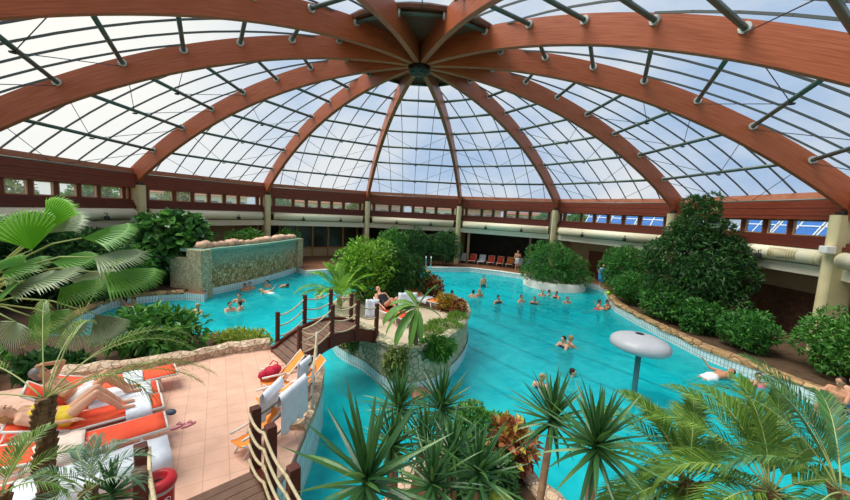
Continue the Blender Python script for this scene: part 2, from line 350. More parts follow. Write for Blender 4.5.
# ------------------------------------------------------------------ hall walls below the dome, bay by bay
for k in range(-4, 5):
    e, t = pol(k); P = lambda a, s, z: e*a+t*s+V((0, 0, z)); rz = -(R_(30*k)+ROT); a0 = 16.0*C15; L = 2*a0*T15
    nm = {-4: 'near_left', -3: 'left', -2: 'left_back', -1: 'back_left', 0: 'back', 1: 'back_right', 2: 'right_back', 3: 'right', 4: 'near_right'}[k]
    B = lambda a, s, z, d: MB().box(P(a, s, z), (d[0], d[1], d[2]), rz=rz)
    # eave: pale ledge, gutter tube, red ring beam, window band, sill beam
    mb = MB(); mb.box(P(a0+.36, 0, 5.9), (L+.1, .3, .3), rz=rz); struct(mb, 'trim_eave_'+nm, M['ledge_wood'])
    mb = MB(); mb.tube([P(a0+.02, -L/2+.2, 5.74), P(a0+.02, L/2-.2, 5.74)], .05, 8); struct(mb, 'trim_gutter_'+nm, M['green_steel'], True)
    mb = MB()
    for q in range(5): mb.box(P(a0+.12-.012*(q % 2), 0, 5.05+q*.15), (L, .3, .144), rz=rz)
    struct(mb, 'trim_ringbeam_'+nm, M['redwood'])
    mb = MB()
    for q in range(3): mb.box(P(a0+.3-.09*q, 0, 4.22-q*.14), (L, .34, .15), rz=rz)
    struct(mb, 'trim_sill_'+nm, M['redwood_dark'])
    fr = MB(); panes = []
    w = empty('window_clerestory_'+nm, 'x', 'x', P(a0+.4, 0, 4.3)); del w['label'], w['category']; w['kind'] = 'structure'
    edges = [-L/2, -L/2+.55, -L/2+2.0, -L/2+3.05, -L/2+4.1, -L/2+5.15, -L/2+6.2, L/2-.55, L/2]
    for q, s in enumerate(edges): fr.box(P(a0+.4, s, 4.62), (.2 if q not in (0, 8) else .5, .16, .8), rz=rz)
    fr.box(P(a0+.4, 0, 5.0), (L, .18, .1), rz=rz); fr.box(P(a0+.4, 0, 4.3), (L, .18, .08), rz=rz); fr.build('window_frame', M['redwood'], w, kind='structure')
    for s0, s1 in zip(edges, edges[1:]):
        MB().box(P(a0+.42, (s0+s1)/2, 4.64), (s1-s0-.1, .02, .66), rz=rz).build('pane', M['clear_glass'], w, kind='structure')
        f = MB(); c = (s0+s1)/2; h = (s1-s0-.2)/2
        for s in (-1, 1): f.box(P(a0+.36, c+s*(h-.03), 4.645), (.05, .06, .61), rz=rz)
        for z in (4.36, 4.93): f.box(P(a0+.36, c, z), (2*h, .06, .05), rz=rz)
        if f.v: f.build('sash', M['tan_wall'], w, kind='structure')
    # annex roof / recess ceiling and the cream fascia beam
    mb = MB(); mb.prism([tuple(P(a0+.1, -L/2-.1, 0))[:2], tuple(P(a0+.1, L/2+.1, 0))[:2], tuple(P(22, 22*T15, 0))[:2], tuple(P(22, -22*T15, 0))[:2]], 3.72, 3.9); struct(mb, 'ceiling_annex_'+nm, M['tan_wall'])
    mb = MB(); mb.box(P(a0+.25, 0, 3.02), (L+.1, .34, .4), rz=rz, bev=.02); struct(mb, 'trim_fascia_'+nm, M['cream_beam'])
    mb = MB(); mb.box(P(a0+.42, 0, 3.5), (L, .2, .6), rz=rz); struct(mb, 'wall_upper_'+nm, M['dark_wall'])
    # round air duct, one per bay
    dn = {-4: 'beside the camera on the left', -3: 'behind the left fan palms', -2: 'above the stone waterfall wall', -1: 'above the wood-framed windows', 0: 'above the far hedge', 1: 'above the dark lounger recess', 2: 'above the bather in the blue towel', 3: 'with pierced grilles above the brown wall', 4: 'beside the camera on the right'}[k]
    o = empty('air_duct', 'long round cream air duct '+dn, 'air duct', P(a0-.05, 0, 3.3), 0, 'cream air ducts')
    mb = MB(); x0, x1 = -L/2+.5, L/2-.5
    mb.tube([P(a0-.02, x0, 3.55), P(a0-.02, x1, 3.55)], .29, 20); mb.build('duct', M['cream_pale'], o, True)
    for s in (x0+.04, x1-.04): MB().tube([P(a0-.02, s-.03, 3.55), P(a0-.02, s+.03, 3.55)], .3, 20).build('end_band', M['cream'], o, True)
    for q in range(3 if k == 3 else 0):
        s = x0+(x1-x0)*(q+.5)/3; gm = MB()
        for u_ in range(7): an = R_(48-14*u_); gm.v += [tuple(P(a0-.02-.3*math.cos(an), s+d_*.55, 3.55+.3*math.sin(an))) for d_ in (-1, 1)]
        gm.f += [(2*u_, 2*u_+1, 2*u_+3, 2*u_+2) for u_ in range(6)]
        gm.build('grille', M['grille'], o)
    for q in range(2):
        s = x0+(x1-x0)*(.3+.42*q)
        sp = empty('spotlight', '%s small dark spotlight clipped on the duct %s' % (('left', 'right')[q], dn), 'spotlight', P(a0-.36, s, 3.36), 0, 'spotlights on the air ducts')
        MB().lathe([(.03, .1), (.1, .08), (.12, -.06), (.09, -.1)], P(a0-.4, s, 3.38), 12).build('shade', M['black_steel'], sp)
        MB().tube([P(a0-.3, s, 3.62), P(a0-.42, s, 3.6), P(a0-.4, s, 3.46)], .02, 6).build('bracket', M['black_steel'], sp)
# columns
for k, cn in COLN.items():
    a = R_(30*k+15)+ROT; e = V((math.sin(a), math.cos(a), 0))
    o = empty('column', 'rounded cream column '+cn, 'column', e*16.05+V((0, 0, -.1)), -a+PI/2, 'cream columns around the pool hall')
    poly = []
    for j in range(24):
        b = 2*PI*j/24; x, y = .21*math.cos(b), .21*math.sin(b); x += .27*(1 if math.cos(b) > 0 else -1)
        p = e*(16.05+x)+V((e.y, -e.x, 0))*y; poly.append((p.x, p.y))
    MB().prism(poly, -.1, HR-.06).build('shaft', M['cream'], o)
    ct = V((poly[0][0]+poly[12][0], poly[0][1]+poly[12][1], 0))/2
    MB().box(ct+V((0, 0, HR-.0)), (.3, .34, .12), rz=-a).build('cap', M['black_steel'], o)
    if k == -3:
        q = V((math.cos(a), -math.sin(a), 0)); f = -e*.49
        st = MB().beam(ct+f*.8+q*.05+V((0, 0, 4.25))-q*.2, ct+f*.8+q*.25+V((0, 0, 3.45)), .05, .04); 
        single(st, 'light_tube', M['white_steel'], 'thin white diagonal tube fixed on the column beside the round-leaved shrub', 'lamp', ct+f*.8+V((0, 0, 3.45)))
    if k == 3:
        q = V((-e.y, e.x, 0)); c = G(846, 268, 3.6); c = ct-e*.5+V((-.1, -.2, 3.9))
        lp = empty('wall_lamp', 'small white box lamp on the broad column at right edge', 'lamp', c)
        MB().box(c, (.34, .3, .26), rz=-a, bev=.03).build('housing', M['white_steel'], lp); MB().box(c+e*.1-V((0, 0, .14)), (.1, .26, .03), rz=-a).build('diffuser', M['cream_pale'], lp)
    if k == 1:
        p = ct-e*.55+V((-.15, 0, 0)); single(MB().tube([p+V((0, 0, .2)), p+V((0, 0, 5.0))], .05, 8), 'drain_pipe', M['bar_steel'], 'thin grey drain pipe running up the column behind the clipped hedge', 'pipe', p, smooth=True)
# back walls of the recesses
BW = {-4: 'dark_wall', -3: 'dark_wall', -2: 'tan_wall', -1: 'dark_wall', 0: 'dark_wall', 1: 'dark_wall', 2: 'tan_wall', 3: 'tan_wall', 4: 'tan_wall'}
stonemat('brown_stone', [(104, 70, 48), (128, 88, 62), (88, 60, 42)], 5, (62, 44, 32), bump=.4)
for k in range(-4, 5):
    e, t = pol(k); P = lambda a, s, z: e*a+t*s+V((0, 0, z)); rz = -(R_(30*k)+ROT)
    nm = {-4: 'near_left', -3: 'left', -2: 'left_back', -1: 'back_left', 0: 'back', 1: 'back_right', 2: 'right_back', 3: 'right', 4: 'near_right'}[k]
    aw = {2: 18.0, 3: 17.2, -1: 18.2, -2: 18.2}.get(k, 20.5); Lw = 2*aw*T15+.2
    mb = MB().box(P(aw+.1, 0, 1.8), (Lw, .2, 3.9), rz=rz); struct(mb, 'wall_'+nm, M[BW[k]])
    if k == 3: struct(MB().box(P(aw-.03, 0, .9), (Lw, .08, 2.0), rz=rz), 'wall_panel_'+nm, M['brown_stone' if k == 3 else 'brown_board'])
for k in range(-4, 4):               # short cross walls close the recesses between bays
    a = R_(30*k+15)+ROT; e = V((math.sin(a), math.cos(a), 0))
    struct(MB().box(e*20.2+V((0, 0, 1.8)), (.2, 5.2, 3.9), rz=-a), 'wall_cross_%s' % ['near_left', 'left', 'left_back', 'back_left', 'back_right', 'right_back', 'right', 'near_right'][k+4], M['tan_wall'])
# ------------------------------------------------------------------ pool, decks, island
tilemat('deck_tile', (150, 104, 76), (138, 94, 68), (110, 78, 58), .3, .3, gap=.01)
tilemat('terrace_tile', (226, 182, 156), (220, 174, 148), (200, 158, 133), .33, .33, .5, rot=R_(-35), gap=.007)
tilemat('pool_tile', (228, 238, 236), (222, 232, 230), (168, 182, 184), .12, .3, .3, gap=.014, vertical=True)
tilemat('pool_wall', (150, 214, 214), (140, 206, 208), (110, 180, 184), .12, .3, .3, gap=.014, vertical=True)
stonemat('rubble', [(226, 196, 164), (212, 182, 150), (234, 210, 180), (200, 172, 142)], 7.5, (172, 144, 116))
stonemat('island_stone', [(214, 202, 164), (196, 186, 150), (224, 214, 180), (182, 174, 140)], 6.5, (146, 142, 108))
stonemat('coping_stone', [(196, 156, 104), (178, 140, 94), (210, 174, 124), (164, 128, 90)], 2.6, (120, 92, 64), bump=.6)
stonemat('pebble_wall', [(190, 160, 96), (214, 192, 136), (160, 128, 72), (226, 210, 166)], 4.6, (96, 72, 38), green=((134, 168, 148), 1.15, 1.95))
stonemat('pebble_pier', [(214, 200, 158), (226, 216, 180), (196, 180, 132), (206, 196, 160)], 9, (150, 134, 96))
mat('soil', (70, 52, 36), .95, (92, 70, 48), 5, bump=.6)
mat('white_rim', (216, 216, 206), .5, (198, 200, 192), 3)
mat('pale_paving', (206, 190, 162), .7, (192, 174, 146), 3)
def floor_material():
    m = D.materials.new('pool_floor'); M['pool_floor'] = m; nt, o = nodes(m)
    tc = N(nt, 'TexCoord'); mp = N(nt, 'Mapping'); nt.links.new(tc.outputs['Object'], mp.inputs[0]); mp.inputs['Rotation'].default_value = (0, 0, R_(49))
    s = N(nt, 'SeparateXYZ'); nt.links.new(mp.outputs[0], s.inputs[0])
    md = N(nt, 'Math', operation='FRACT'); sc = N(nt, 'Math', operation='MULTIPLY'); sc.inputs[1].default_value = 1/1.9; nt.links.new(s.outputs[1], sc.inputs[0]); nt.links.new(sc.outputs[0], md.inputs[0])
    lt = N(nt, 'Math', operation='LESS_THAN'); lt.inputs[1].default_value = .1; nt.links.new(md.outputs[0], lt.inputs[0])
    # lane lines only in the open swimming part (back right)
    s0 = N(nt, 'SeparateXYZ'); nt.links.new(tc.outputs['Object'], s0.inputs[0])
    g1 = N(nt, 'Math', operation='GREATER_THAN'); g1.inputs[1].default_value = 2.2; nt.links.new(s0.outputs[0], g1.inputs[0])
    g2 = N(nt, 'Math', operation='MULTIPLY'); nt.links.new(lt.outputs[0], g2.inputs[0]); nt.links.new(g1.outputs[0], g2.inputs[1])
    g3 = N(nt, 'Math', operation='GREATER_THAN'); g3.inputs[1].default_value = -7; nt.links.new(s0.outputs[1], g3.inputs[0])
    g4 = N(nt, 'Math', operation='MULTIPLY'); nt.links.new(g2.outputs[0], g4.inputs[0]); nt.links.new(g3.outputs[0], g4.inputs[1])
    n = N(nt, 'TexNoise', Scale=2.5, Detail=4); nt.links.new(tc.outputs['Object'], n.inputs[0])
    c = ramp(nt, n.outputs[0], [(.3, (22, 192, 200)), (.7, (44, 212, 216))])
    mx = N(nt, 'MixRGB'); nt.links.new(g4.outputs[0], mx.inputs[0]); nt.links.new(c, mx.inputs[1]); mx.inputs[2].default_value = (*lin((0, 36, 52)), 1)
    b = N(nt, 'BsdfPrincipled', Roughness=.6); nt.links.new(mx.outputs[0], b.inputs['Base Color']); nt.links.new(b.outputs[0], o.inputs[0])
floor_material()
def water_material():
    m = D.materials.new('pool_water'); M['pool_water'] = m; nt, o = nodes(m)
    tc = N(nt, 'TexCoord'); n = N(nt, 'TexNoise', Scale=2.6, Detail=3, Distortion=.6); nt.links.new(tc.outputs['Object'], n.inputs[0])
    bp = N(nt, 'Bump', Strength=.35, Distance=.06); nt.links.new(n.outputs[0], bp.inputs['Height'])
    fr = N(nt, 'Fresnel', IOR=1.33); nt.links.new(bp.outputs[0], fr.inputs['Normal'])
    sc = N(nt, 'Math', operation='MULTIPLY'); sc.inputs[1].default_value = .55; nt.links.new(fr.outputs[0], sc.inputs[0])
    t0 = N(nt, 'BsdfTransparent'); t0.inputs[0].default_value = (.5, .95, .96, 1)
    n3 = N(nt, 'TexNoise', Scale=1.2, Detail=4, Distortion=1.5); nt.links.new(tc.outputs['Object'], n3.inputs[0])
    df = N(nt, 'BsdfDiffuse'); nt.links.new(ramp(nt, n3.outputs[0], [(.35, (12, 186, 196)), (.65, (40, 208, 212))]), df.inputs[0])   # light scattered back by the water itself
    t = N(nt, 'MixShader', Fac=.5); nt.links.new(t0.outputs[0], t.inputs[1]); nt.links.new(df.outputs[0], t.inputs[2])
    g = N(nt, 'BsdfGlossy', Roughness=.1); nt.links.new(bp.outputs[0], g.inputs['Normal'])
    mx = N(nt, 'MixShader'); nt.links.new(sc.outputs[0], mx.inputs[0]); nt.links.new(t.outputs[0], mx.inputs[1]); nt.links.new(g.outputs[0], mx.inputs[2]); nt.links.new(mx.outputs[0], o.inputs[0])
water_material()

def smooth(poly, it=1, closed=True):
    for _ in range(it):
        q = []; n = len(poly)
        if not closed: q.append(poly[0])
        for i in range(n if closed else n-1):
            a, b = poly[i], poly[(i+1) % n]
            q += [(a[0]*.75+b[0]*.25, a[1]*.75+b[1]*.25), (a[0]*.25+b[0]*.75, a[1]*.25+b[1]*.75)]
        if not closed: q.append(poly[-1])
        poly = q
    return poly
def signed(poly): return sum(poly[i][0]*poly[(i+1) % len(poly)][1]-poly[(i+1) % len(poly)][0]*poly[i][1] for i in range(len(poly)))/2
def inset(poly, d):                  # shift a closed outline to its inside (d>0) or outside
    s = 1 if signed(poly) > 0 else -1; n = len(poly); out = []
    for i in range(n):
        a, p, b = V((*poly[i-1], 0)), V((*poly[i], 0)), V((*poly[(i+1) % n], 0)); t = (b-a)
        t = t.normalized() if t.length > 1e-6 else V((1, 0, 0)); out.append((p.x-t.y*d*s, p.y+t.x*d*s))
    return out
def band(poly, z0, z1, closed=True, off=0):     # upright strip along an outline, tile coordinates run along it
    mb = MB(); mb.uv = {}; n = len(poly); L = 0
    for i in range(n if closed else n-1):
        a, b = poly[i], poly[(i+1) % n]; d = math.dist(a, b)
        mb.uv[len(mb.f)] = [(L, z0), (L+d, z0), (L+d, z1), (L, z1)]
        mb.add([(*a, z0), (*b, z0), (*b, z1), (*a, z1)], [(0, 1, 2, 3)]); L += d
    return mb
def kerb(poly, w, z0, z1, closed, lump=.03, seg=.22, side=1):  # low stone border following a line, slightly irregular
    pts = []; n = len(poly)
    for i in range(n if closed else n-1):
        a, b = V((*poly[i], 0)), V((*poly[(i+1) % n], 0)); m = max(1, int((b-a).length/seg))
        pts += [a.lerp(b, j/m) for j in range(m)]
    if not closed: pts.append(V((*poly[-1], 0)))
    mb = MB(); L = len(pts)
    for i, p in enumerate(pts):
        t = (pts[(i+1) % L]-pts[i-1]) if closed else (pts[min(i+1, L-1)]-pts[max(i-1, 0)]); t.normalize(); nn = V((-t.y, t.x, 0))*side
        j = lambda: rnd.uniform(-lump, lump)
        mb.v += [tuple(p+nn*(-.02+j())+V((0, 0, z0))), tuple(p+nn*(-.03+j())+V((0, 0, z1-.05+j()))), tuple(p+nn*(.06+j())+V((0, 0, z1+j()))), tuple(p+nn*(w-.07+j())+V((0, 0, z1+j()))), tuple(p+nn*(w+j())+V((0, 0, z1-.06+j()))), tuple(p+nn*(w)+V((0, 0, z0)))]
    for i in range(L if closed else L-1):
        for j in range(5): a = 6*i+j; b = 6*((i+1) % L)+j; mb.f.append((a, a+1, b+1, b))
    if not closed: mb.f += [tuple(range(6)), tuple(reversed(range(6*L-6, 6*L)))]
    return mb
# outlines
right_edge = [G2(u, v, 0) for u, v in [(588, 282), (600, 285), (606, 290), (609, 298), (616, 305), (630, 313), (660, 328), (700, 347), (750, 366), (800, 385), (850, 405)]]
near_right = [(13.9, -7.6), (13.0, -9.8), (11, -11.4), (8.6, -12.3), (6.6, -12.7), (5.2, -12.6), (4.3, -12.1)]
near_mid = [G2(556, 500, .3), G2(540, 482, .3), G2(522, 458, .3), (2.45, -9.75), (1.75, -10.2), (1.3, -11.0), (1.05, -12.0), (.9, -14.2)]
terr_edge = [G2(u, v, TER) for u, v in [(290, 465), (305, 430), (317, 402), (322.5, 382), (322.5, 364), (313, 353), (296, 349)]]
terr_edge = [(-.62, -14.2), (-.55, -12.6)]+terr_edge
terr_back = [G2(u, v, TER) for u, v in [(270, 349), (230, 354), (180, 365), (130, 372)]]+[(-6.2, -9.9), (-7.4, -10.9)]
near_left = [G2(u, v, 0) for u, v in [(262, 338), (215, 342), (160, 346), (120, 342), (80, 345), (30, 346)]]
left_edge = [G2(u, v, 0) for u, v in [(37, 338), (60, 325), (80, 313), (110, 300), (130, 296), (160, 293), (184, 292), (204, 294)]]
wf_face = [(-10.45, .7), (-9.95, 2.6), (-9.6, 4.6), (-9.45, 6.6), (-9.4, 8.6)]
far_edge = [G2(u, v, -.1) for u, v in [(306, 272), (345, 269), (400, 267.6), (470, 268.5), (500, 272), (530, 276.5), (560, 282)]]
pool = right_edge+near_right+near_mid+terr_edge+near_left+left_edge+wf_face+far_edge
outer = [(24*math.cos(R_(6*i)), 24*math.sin(R_(6*i))) for i in range(60)]
def holed(out, holes, z):
    bm = bmesh.new(); ed = []
    for lp in [out]+holes:
        vs = [bm.verts.new((p[0], p[1], z)) for p in lp]
        ed += [bm.edges.new((vs[i], vs[(i+1) % len(vs)])) for i in range(len(vs))]
    bmesh.ops.triangle_fill(bm, edges=ed, use_beauty=True, normal=(0, 0, 1)); bm.verts.index_update()
    mb = MB(); mb.add([v.co[:] for v in bm.verts], [[v.index for v in f.verts] for f in bm.faces]); bm.free(); return mb
struct(holed(outer, [pool], -.03), 'floor', M['deck_tile'])
struct(MB().add([(-16, -16, FLOORZ), (16, -16, FLOORZ), (16, 16, FLOORZ), (-16, 16, FLOORZ)], [(0, 1, 2, 3)]), 'floor_pool', M['pool_floor'])
wm = MB(); NG = 60
wm.add([(-14+28*i/NG, -16+31*j/NG, WATER) for j in range(NG+1) for i in range(NG+1)], [(j*(NG+1)+i, j*(NG+1)+i+1, (j+1)*(NG+1)+i+1, (j+1)*(NG+1)+i) for j in range(NG) for i in range(NG)])
struct(wm, 'pool_water', M['pool_water'])
struct(band(pool, FLOORZ, WATER-.02), 'wall_pool', M['pool_wall'])
struct(band(pool, WATER-.02, -.03), 'wall_pool_rim', M['pool_tile'])
# terrace
terr = terr_edge+terr_back+[(-9.5, -14.5), (-.7, -14.5)]
struct(MB().prism(terr, -1.6, TER), 'floor_terrace', M['terrace_tile'])
def beside(pl, d):                   # an open outline moved to the right of its direction
    out = []
    for i, p in enumerate(pl):
        a, b = V((*pl[max(i-1, 0)], 0)), V((*pl[min(i+1, len(pl)-1)], 0)); t = (b-a).normalized(); out.append((p[0]+t.y*d, p[1]-t.x*d))
    return out
struct(band(beside(terr_edge, .025), -1.5, TER-.1, False), 'wall_terrace', M['pool_tile'])
ko = inset(terr, .0)
struct(kerb(terr_edge[3:], .26, TER-.14, TER+.12, False, .025, .2, side=(1)), 'trim_terrace_coping', M['rubble'])
struct(kerb(terr_back[:-1], .3, TER-.3, TER+.24, False, .04, .25, side=-1), 'trim_terrace_border', M['rubble'])
bed = terr_back[:-1]+[(-8.5, -8.6)]+beside(near_left, -.1)[::-1]
struct(MB().prism(bed, -1.0, .32), 'planting_bed_left', M['soil'])
struct(kerb(near_left, .3, -.3, .1, False, .03, .3, side=1), 'trim_left_coping', M['coping_stone'])
struct(kerb(left_edge[:-1], .28, -.1, .06, False, .03, .3, side=1), 'trim_left_back_coping', M['coping_stone'])
lb = beside(left_edge[:-1], -.12)+[(-12.4, 4), (-15, 6), (-19, 0), (-18, -9), (-12, -10), (-8.8, -8.6)]
struct(MB().prism(lb, -1, .03), 'planting_bed_left_back', M['soil'])
# right bank
struct(kerb(right_edge[2:]+near_right[:2], .42, -.06, .1, False, .03, .3, side=1 if True else -1), 'trim_right_coping', M['coping_stone'])
rb = inset(right_edge[2:]+[(13.9, -7.6)]+[(18.5, -8), (16.5, 5), (15.5, 9)], .35)
struct(MB().prism(rb, -.5, .05), 'planting_bed_right', M['soil'])
struct(MB().prism(beside(near_mid, -.06)+[(1.1, -15), (5.5, -15)]+near_right[::-1][:2][::-1], -1.6, .3), 'planting_bed_near', M['soil'])
struct(kerb(near_right[::-1][:1]+near_mid, .3, -.6, .42, False, .05, .25, side=1), 'trim_near_coping', M['rubble'])
struct(MB().prism(beside(near_right[3:], -.06)+[(4.3, -16), (11, -16), (11, -11.6)], -1.6, .25), 'planting_bed_near_right', M['soil'])
# far rim and hedge planter
struct(kerb(far_edge, .22, -.12, .0, False, .004, .4, side=1), 'trim_far_rim', M['white_rim'])
PLC = V((9.45, 9.65, 0)); PLR = 2.15
struct(MB().lathe([(PLR, -1.6), (PLR, .1), (PLR-.2, .14), (PLR-.25, .06), (.1, .06)], PLC, 40), 'hedge_planter', M['white_rim'], True)
# island
isl_px = [(372, 332), (388, 343), (405, 347), (422, 346), (440, 341), (456, 330), (466, 318), (468, 308), (462, 299)]
isl_top = [G2(u, v, ISL) for u, v in isl_px]
isl_top += [(2.2, -1.6), (1.2, -.6), (-.3, -.4), (-1.7, -1.2), (-2.4, -2.6), (-2.3, -3.9), (-1.75, -5.0), (-1.2, -5.55), (-.6, -5.95)]
isl_top = smooth(isl_top, 1)
isl_base = [(p[0]+(.0), p[1]) for p in inset(isl_top, -.07)]
def loft(o1, z1, o2, z2, mb=None):
    mb = mb or MB(); n = len(o1); mb.uv = mb.uv or {}; L = 0
    for i in range(n):
        j = (i+1) % n; d = math.dist(o1[i], o1[j]); mb.uv[len(mb.f)] = [(L, z1), (L+d, z1), (L+d, z2), (L, z2)]; L += d
        mb.add([(*o1[i], z1), (*o1[j], z1), (*o2[j], z2), (*o2[i], z2)], [(0, 1, 2, 3)])
    return mb
struct(loft(isl_base, -.06, isl_top, ISL), 'wall_island', M['island_stone'])
b2 = inset(isl_top, -.1)
struct(loft(b2, FLOORZ, b2, -.06), 'wall_island_tile', M['pool_tile'])
struct(MB().prism(isl_top, -.5, ISL-.02), 'floor_island', M['pale_paving'])
struct(kerb(inset(isl_top, -.08), .28, ISL-.1, ISL+.07, True, .03, .2, side=1 if signed(isl_top) > 0 else -1), 'trim_island_coping', M['island_stone'])
# waterfall wall
wf = empty('waterfall_wall', 'long stone waterfall wall with mossy recessed face rising from the pool', 'wall', V((-10, 4, 0)))
WFT = 2.05
fx = wf_face
face = band([(p[0], p[1]) for p in fx], WATER, WFT-.12, False)
back = [(p[0]-.9, p[1]+.1) for p in fx]
MB().prism([(p[0]-.02, p[1]) for p in fx]+back[::-1], -.5, WFT-.16).build('mossy_face', M['pebble_wall'], wf)
for c, d in (((fx[0][0]-.25, fx[0][1]-.35), (.95, .62)), ((fx[-1][0]-.2, fx[-1][1]+.25), (.8, .6))):
    MB().box((c[0], c[1], WFT/2-.4), (d[0], d[1], WFT+.8-.02), rz=R_(-12), bev=.03).build('pier', M['pebble_pier'], wf)
MB().box((-11.55, .45, .4), (1.3, .55, 2.4), rz=R_(-6), bev=.03).build('side_pier', M['pebble_pier'], wf)
mat('mossy_slab', (142, 176, 152), .5, (122, 160, 138), 4)
mb = MB(); ln = [(-10.55, .1)]+fx[1:]+[(-9.42, 9.1)]
mb.prism([(p[0]+.1, p[1]) for p in ln]+[(p[0]-1.05, p[1]+.1) for p in ln[::-1]], WFT-.14, WFT); mb.build('top_slab', M['mossy_slab'], wf)
mat('pink_rock', (226, 186, 158), .85, (206, 164, 138), 5, bump=.5)
for i in range(19):
    f = i/18; j = min(int(f*4), 3); g = f*4-j; p = V((*fx[j], 0)).lerp(V((*fx[j+1], 0)), g); s = rnd.uniform(.19, .3)
    mb = MB().ell((p.x-.45+rnd.uniform(-.1, .1), p.y, WFT+s*.5), (s*1.1, s*.95, s*.8), 8, noise=.24)
    single(mb, 'boulder', M['pink_rock'], 'pinkish rock on top of the waterfall wall, %s from its left end' % ORD[i], 'rock', V((p.x-.45, p.y, WFT)), 'rocks on the waterfall wall', True)
# ------------------------------------------------------------------ furniture and fittings
mat('post_wood', (92, 44, 30), .55, (74, 34, 24), 4, stretch=(1, 1, 10))
mat('deck_wood', (120, 90, 72), .7, (100, 74, 60), 5, stretch=(1, 1, 1))
mat('rope', (206, 192, 156), .9, (184, 168, 130), 30)
mat('dark_rope', (96, 88, 74), .9)
mat('orange_fabric', (238, 78, 46), .8, (246, 98, 58), 3)
mat('orange_light', (244, 140, 52), .8, (248, 156, 72), 3)
mat('towel_white', (232, 234, 238), .95, (214, 218, 226), 8, bump=.2)
mat('towel_blue', (40, 140, 206), .95)
mat('frame_white', (226, 222, 212), .45)
mat('bin_red', (196, 28, 40), .35, spec=.6)
mat('bin_rim', (196, 192, 186), .5)
mat('logo_white', (244, 240, 236), .5)
mat('bag_red', (198, 24, 60), .7, (170, 16, 48), 9, bump=.5)
mat('mushroom', (182, 184, 188), .4, (172, 174, 178), 2)
mat('pole_green', (58, 120, 118), .4)
mat('chrome', (210, 214, 216), .18, metal=1)
mat('black', (20, 20, 20), .5)
mat('sandal_pink', (196, 130, 136), .6)
mat('yellow', (250, 214, 40), .5); mat('lime', (170, 226, 50), .4); mat('grey_plastic', (70, 82, 96), .5); mat('pale_towel', (236, 226, 206), .95, (228, 200, 190), 12)

# arched footbridge from the terrace to the island
n0, n1 = G(294, 366, TER+.05), G(375, 335, ISL+.03); f0 = G(251, 355, TER+.05)
ax = (n1-n0); ax.z = 0; Lb = ax.length; ax.normalize(); ay = V((-ax.y, ax.x, 0)); Wb = max(.9, min(1.25, (f0-n0).dot(ay)))
def bz(s): return TER+.06+(ISL-TER-.02)*s+.36*4*s*(1-s)
def bp_(s, w, z=0): return V((n0.x, n0.y, 0))+ax*(Lb*s)+ay*w+V((0, 0, bz(min(max(s, 0), 1))+z))
br = empty('footbridge', 'arched wooden footbridge with rope rails from the terrace to the island', 'bridge', bp_(.5, Wb/2)-V((0, 0, .3)))
NB = 18
mb = MB()
for i in range(NB):
    s0, s1 = -.04+1.08*i/NB, -.04+1.08*(i+.9)/NB; a, b = bp_(s0, Wb/2), bp_(s1, Wb/2); mb.beam(a, b, Wb-.04, .05)
mb.build('deck_boards', M['deck_wood'], br)
for w in (0, Wb):
    mb = MB()
    for i in range(24):
        s0, s1 = -.04+1.08*i/24, -.04+1.08*(i+1.03)/24; mb.beam(bp_(s0, w, -.07), bp_(s1, w, -.07), .09, .34)
    mb.build('side_beam', M['redwood_dark'], br)
def post_at(p, h, par, w=.1, mt='post_wood'):
    MB().box(p+V((0, 0, h/2)), (w, w, h), rz=math.atan2(ax.y, ax.x), bev=.012).build('post', M[mt], par)
tops = {0: [], 1: []}
for side, w, ss in ((0, -.08, (.04, .4, .72, .99)), (1, Wb+.08, (.04, .36, .7, 1.0))):
    for s in ss:
        p = bp_(s, w, -.2); post_at(p, 1.12, br, .095); tops[side].append(p+V((0, 0, 1.12)))
    for a, b in zip(tops[side], tops[side][1:]):
        for q in range(3): MB().tube(arc(a-V((0, 0, .1+.29*q)), b-V((0, 0, .1+.29*q)), .1), .02, 6).build('rope', M['rope'], br, True)

# boardwalk at the terrace corner with its rope rail posts
A1, B1, C1 = G(254, 474, TER), G(272, 496, TER), G(291, 538, TER)
dv = (C1-A1); dv.z = 0; LC = dv.length; dv.normalize(); dn = V((dv.y, -dv.x, 0))   # towards the camera's left
L1, L2 = A1+dn*1.25+dv*.0, A1+dn*1.3+dv*.55
bw = empty('boardwalk', 'dark board walkway with rope rails leading off the terrace corner', 'walkway', A1+dn*.6+dv*1.0)
mb = MB()
for i in range(17):
    c = A1+dn*(.62)+dv*(.06+i*.155)+V((0, 0, .03)); mb.box(c, (.145, 1.2, .05), rz=math.atan2(dv.y, dv.x))
mb.build('deck_boards', M['deck_wood'], bw)
for w in (-.02, 1.26): MB().beam(A1+dn*w+V((0, 0, -.02)), A1+dn*w+dv*2.7+V((0, 0, -.02)), .1, .26).build('side_beam', M['redwood'], bw)
RH = [G(254, 409, 0)]
def topz(p, v):
    best = min(range(400), key=lambda i: abs(pv(V((p.x, p.y, p.z+i*.005)))-v)); return p.z+best*.005
def pv(P):
    d = P-CAM; return 250-FPX*d.dot(_u2)/d.dot(_f)
rt = []
for p, v in ((A1-dn*.02, 407), (A1-dn*.02+dv*LC*.45, 425), (A1-dn*.02+dv*LC, 466)):
    h = topz(p, v)-TER; h = max(.75, min(1.15, h)); MB().box(p+V((0, 0, h/2-.1)), (.13, .13, h+.2), rz=math.atan2(dv.y, dv.x), bev=.015).build('post', M['post_wood'], bw); rt.append(p+V((0, 0, h)))
rt.append(rt[-1]+dv*1.2)
for a, b in zip(rt, rt[1:]):
    for q in range(4): MB().tube(arc(a-V((0, 0, .07+.23*q))+dn*.085, b-V((0, 0, .07+.23*q))+dn*.085, .07), .019, 7).build('rope', M['rope'], bw, True)
lt = []
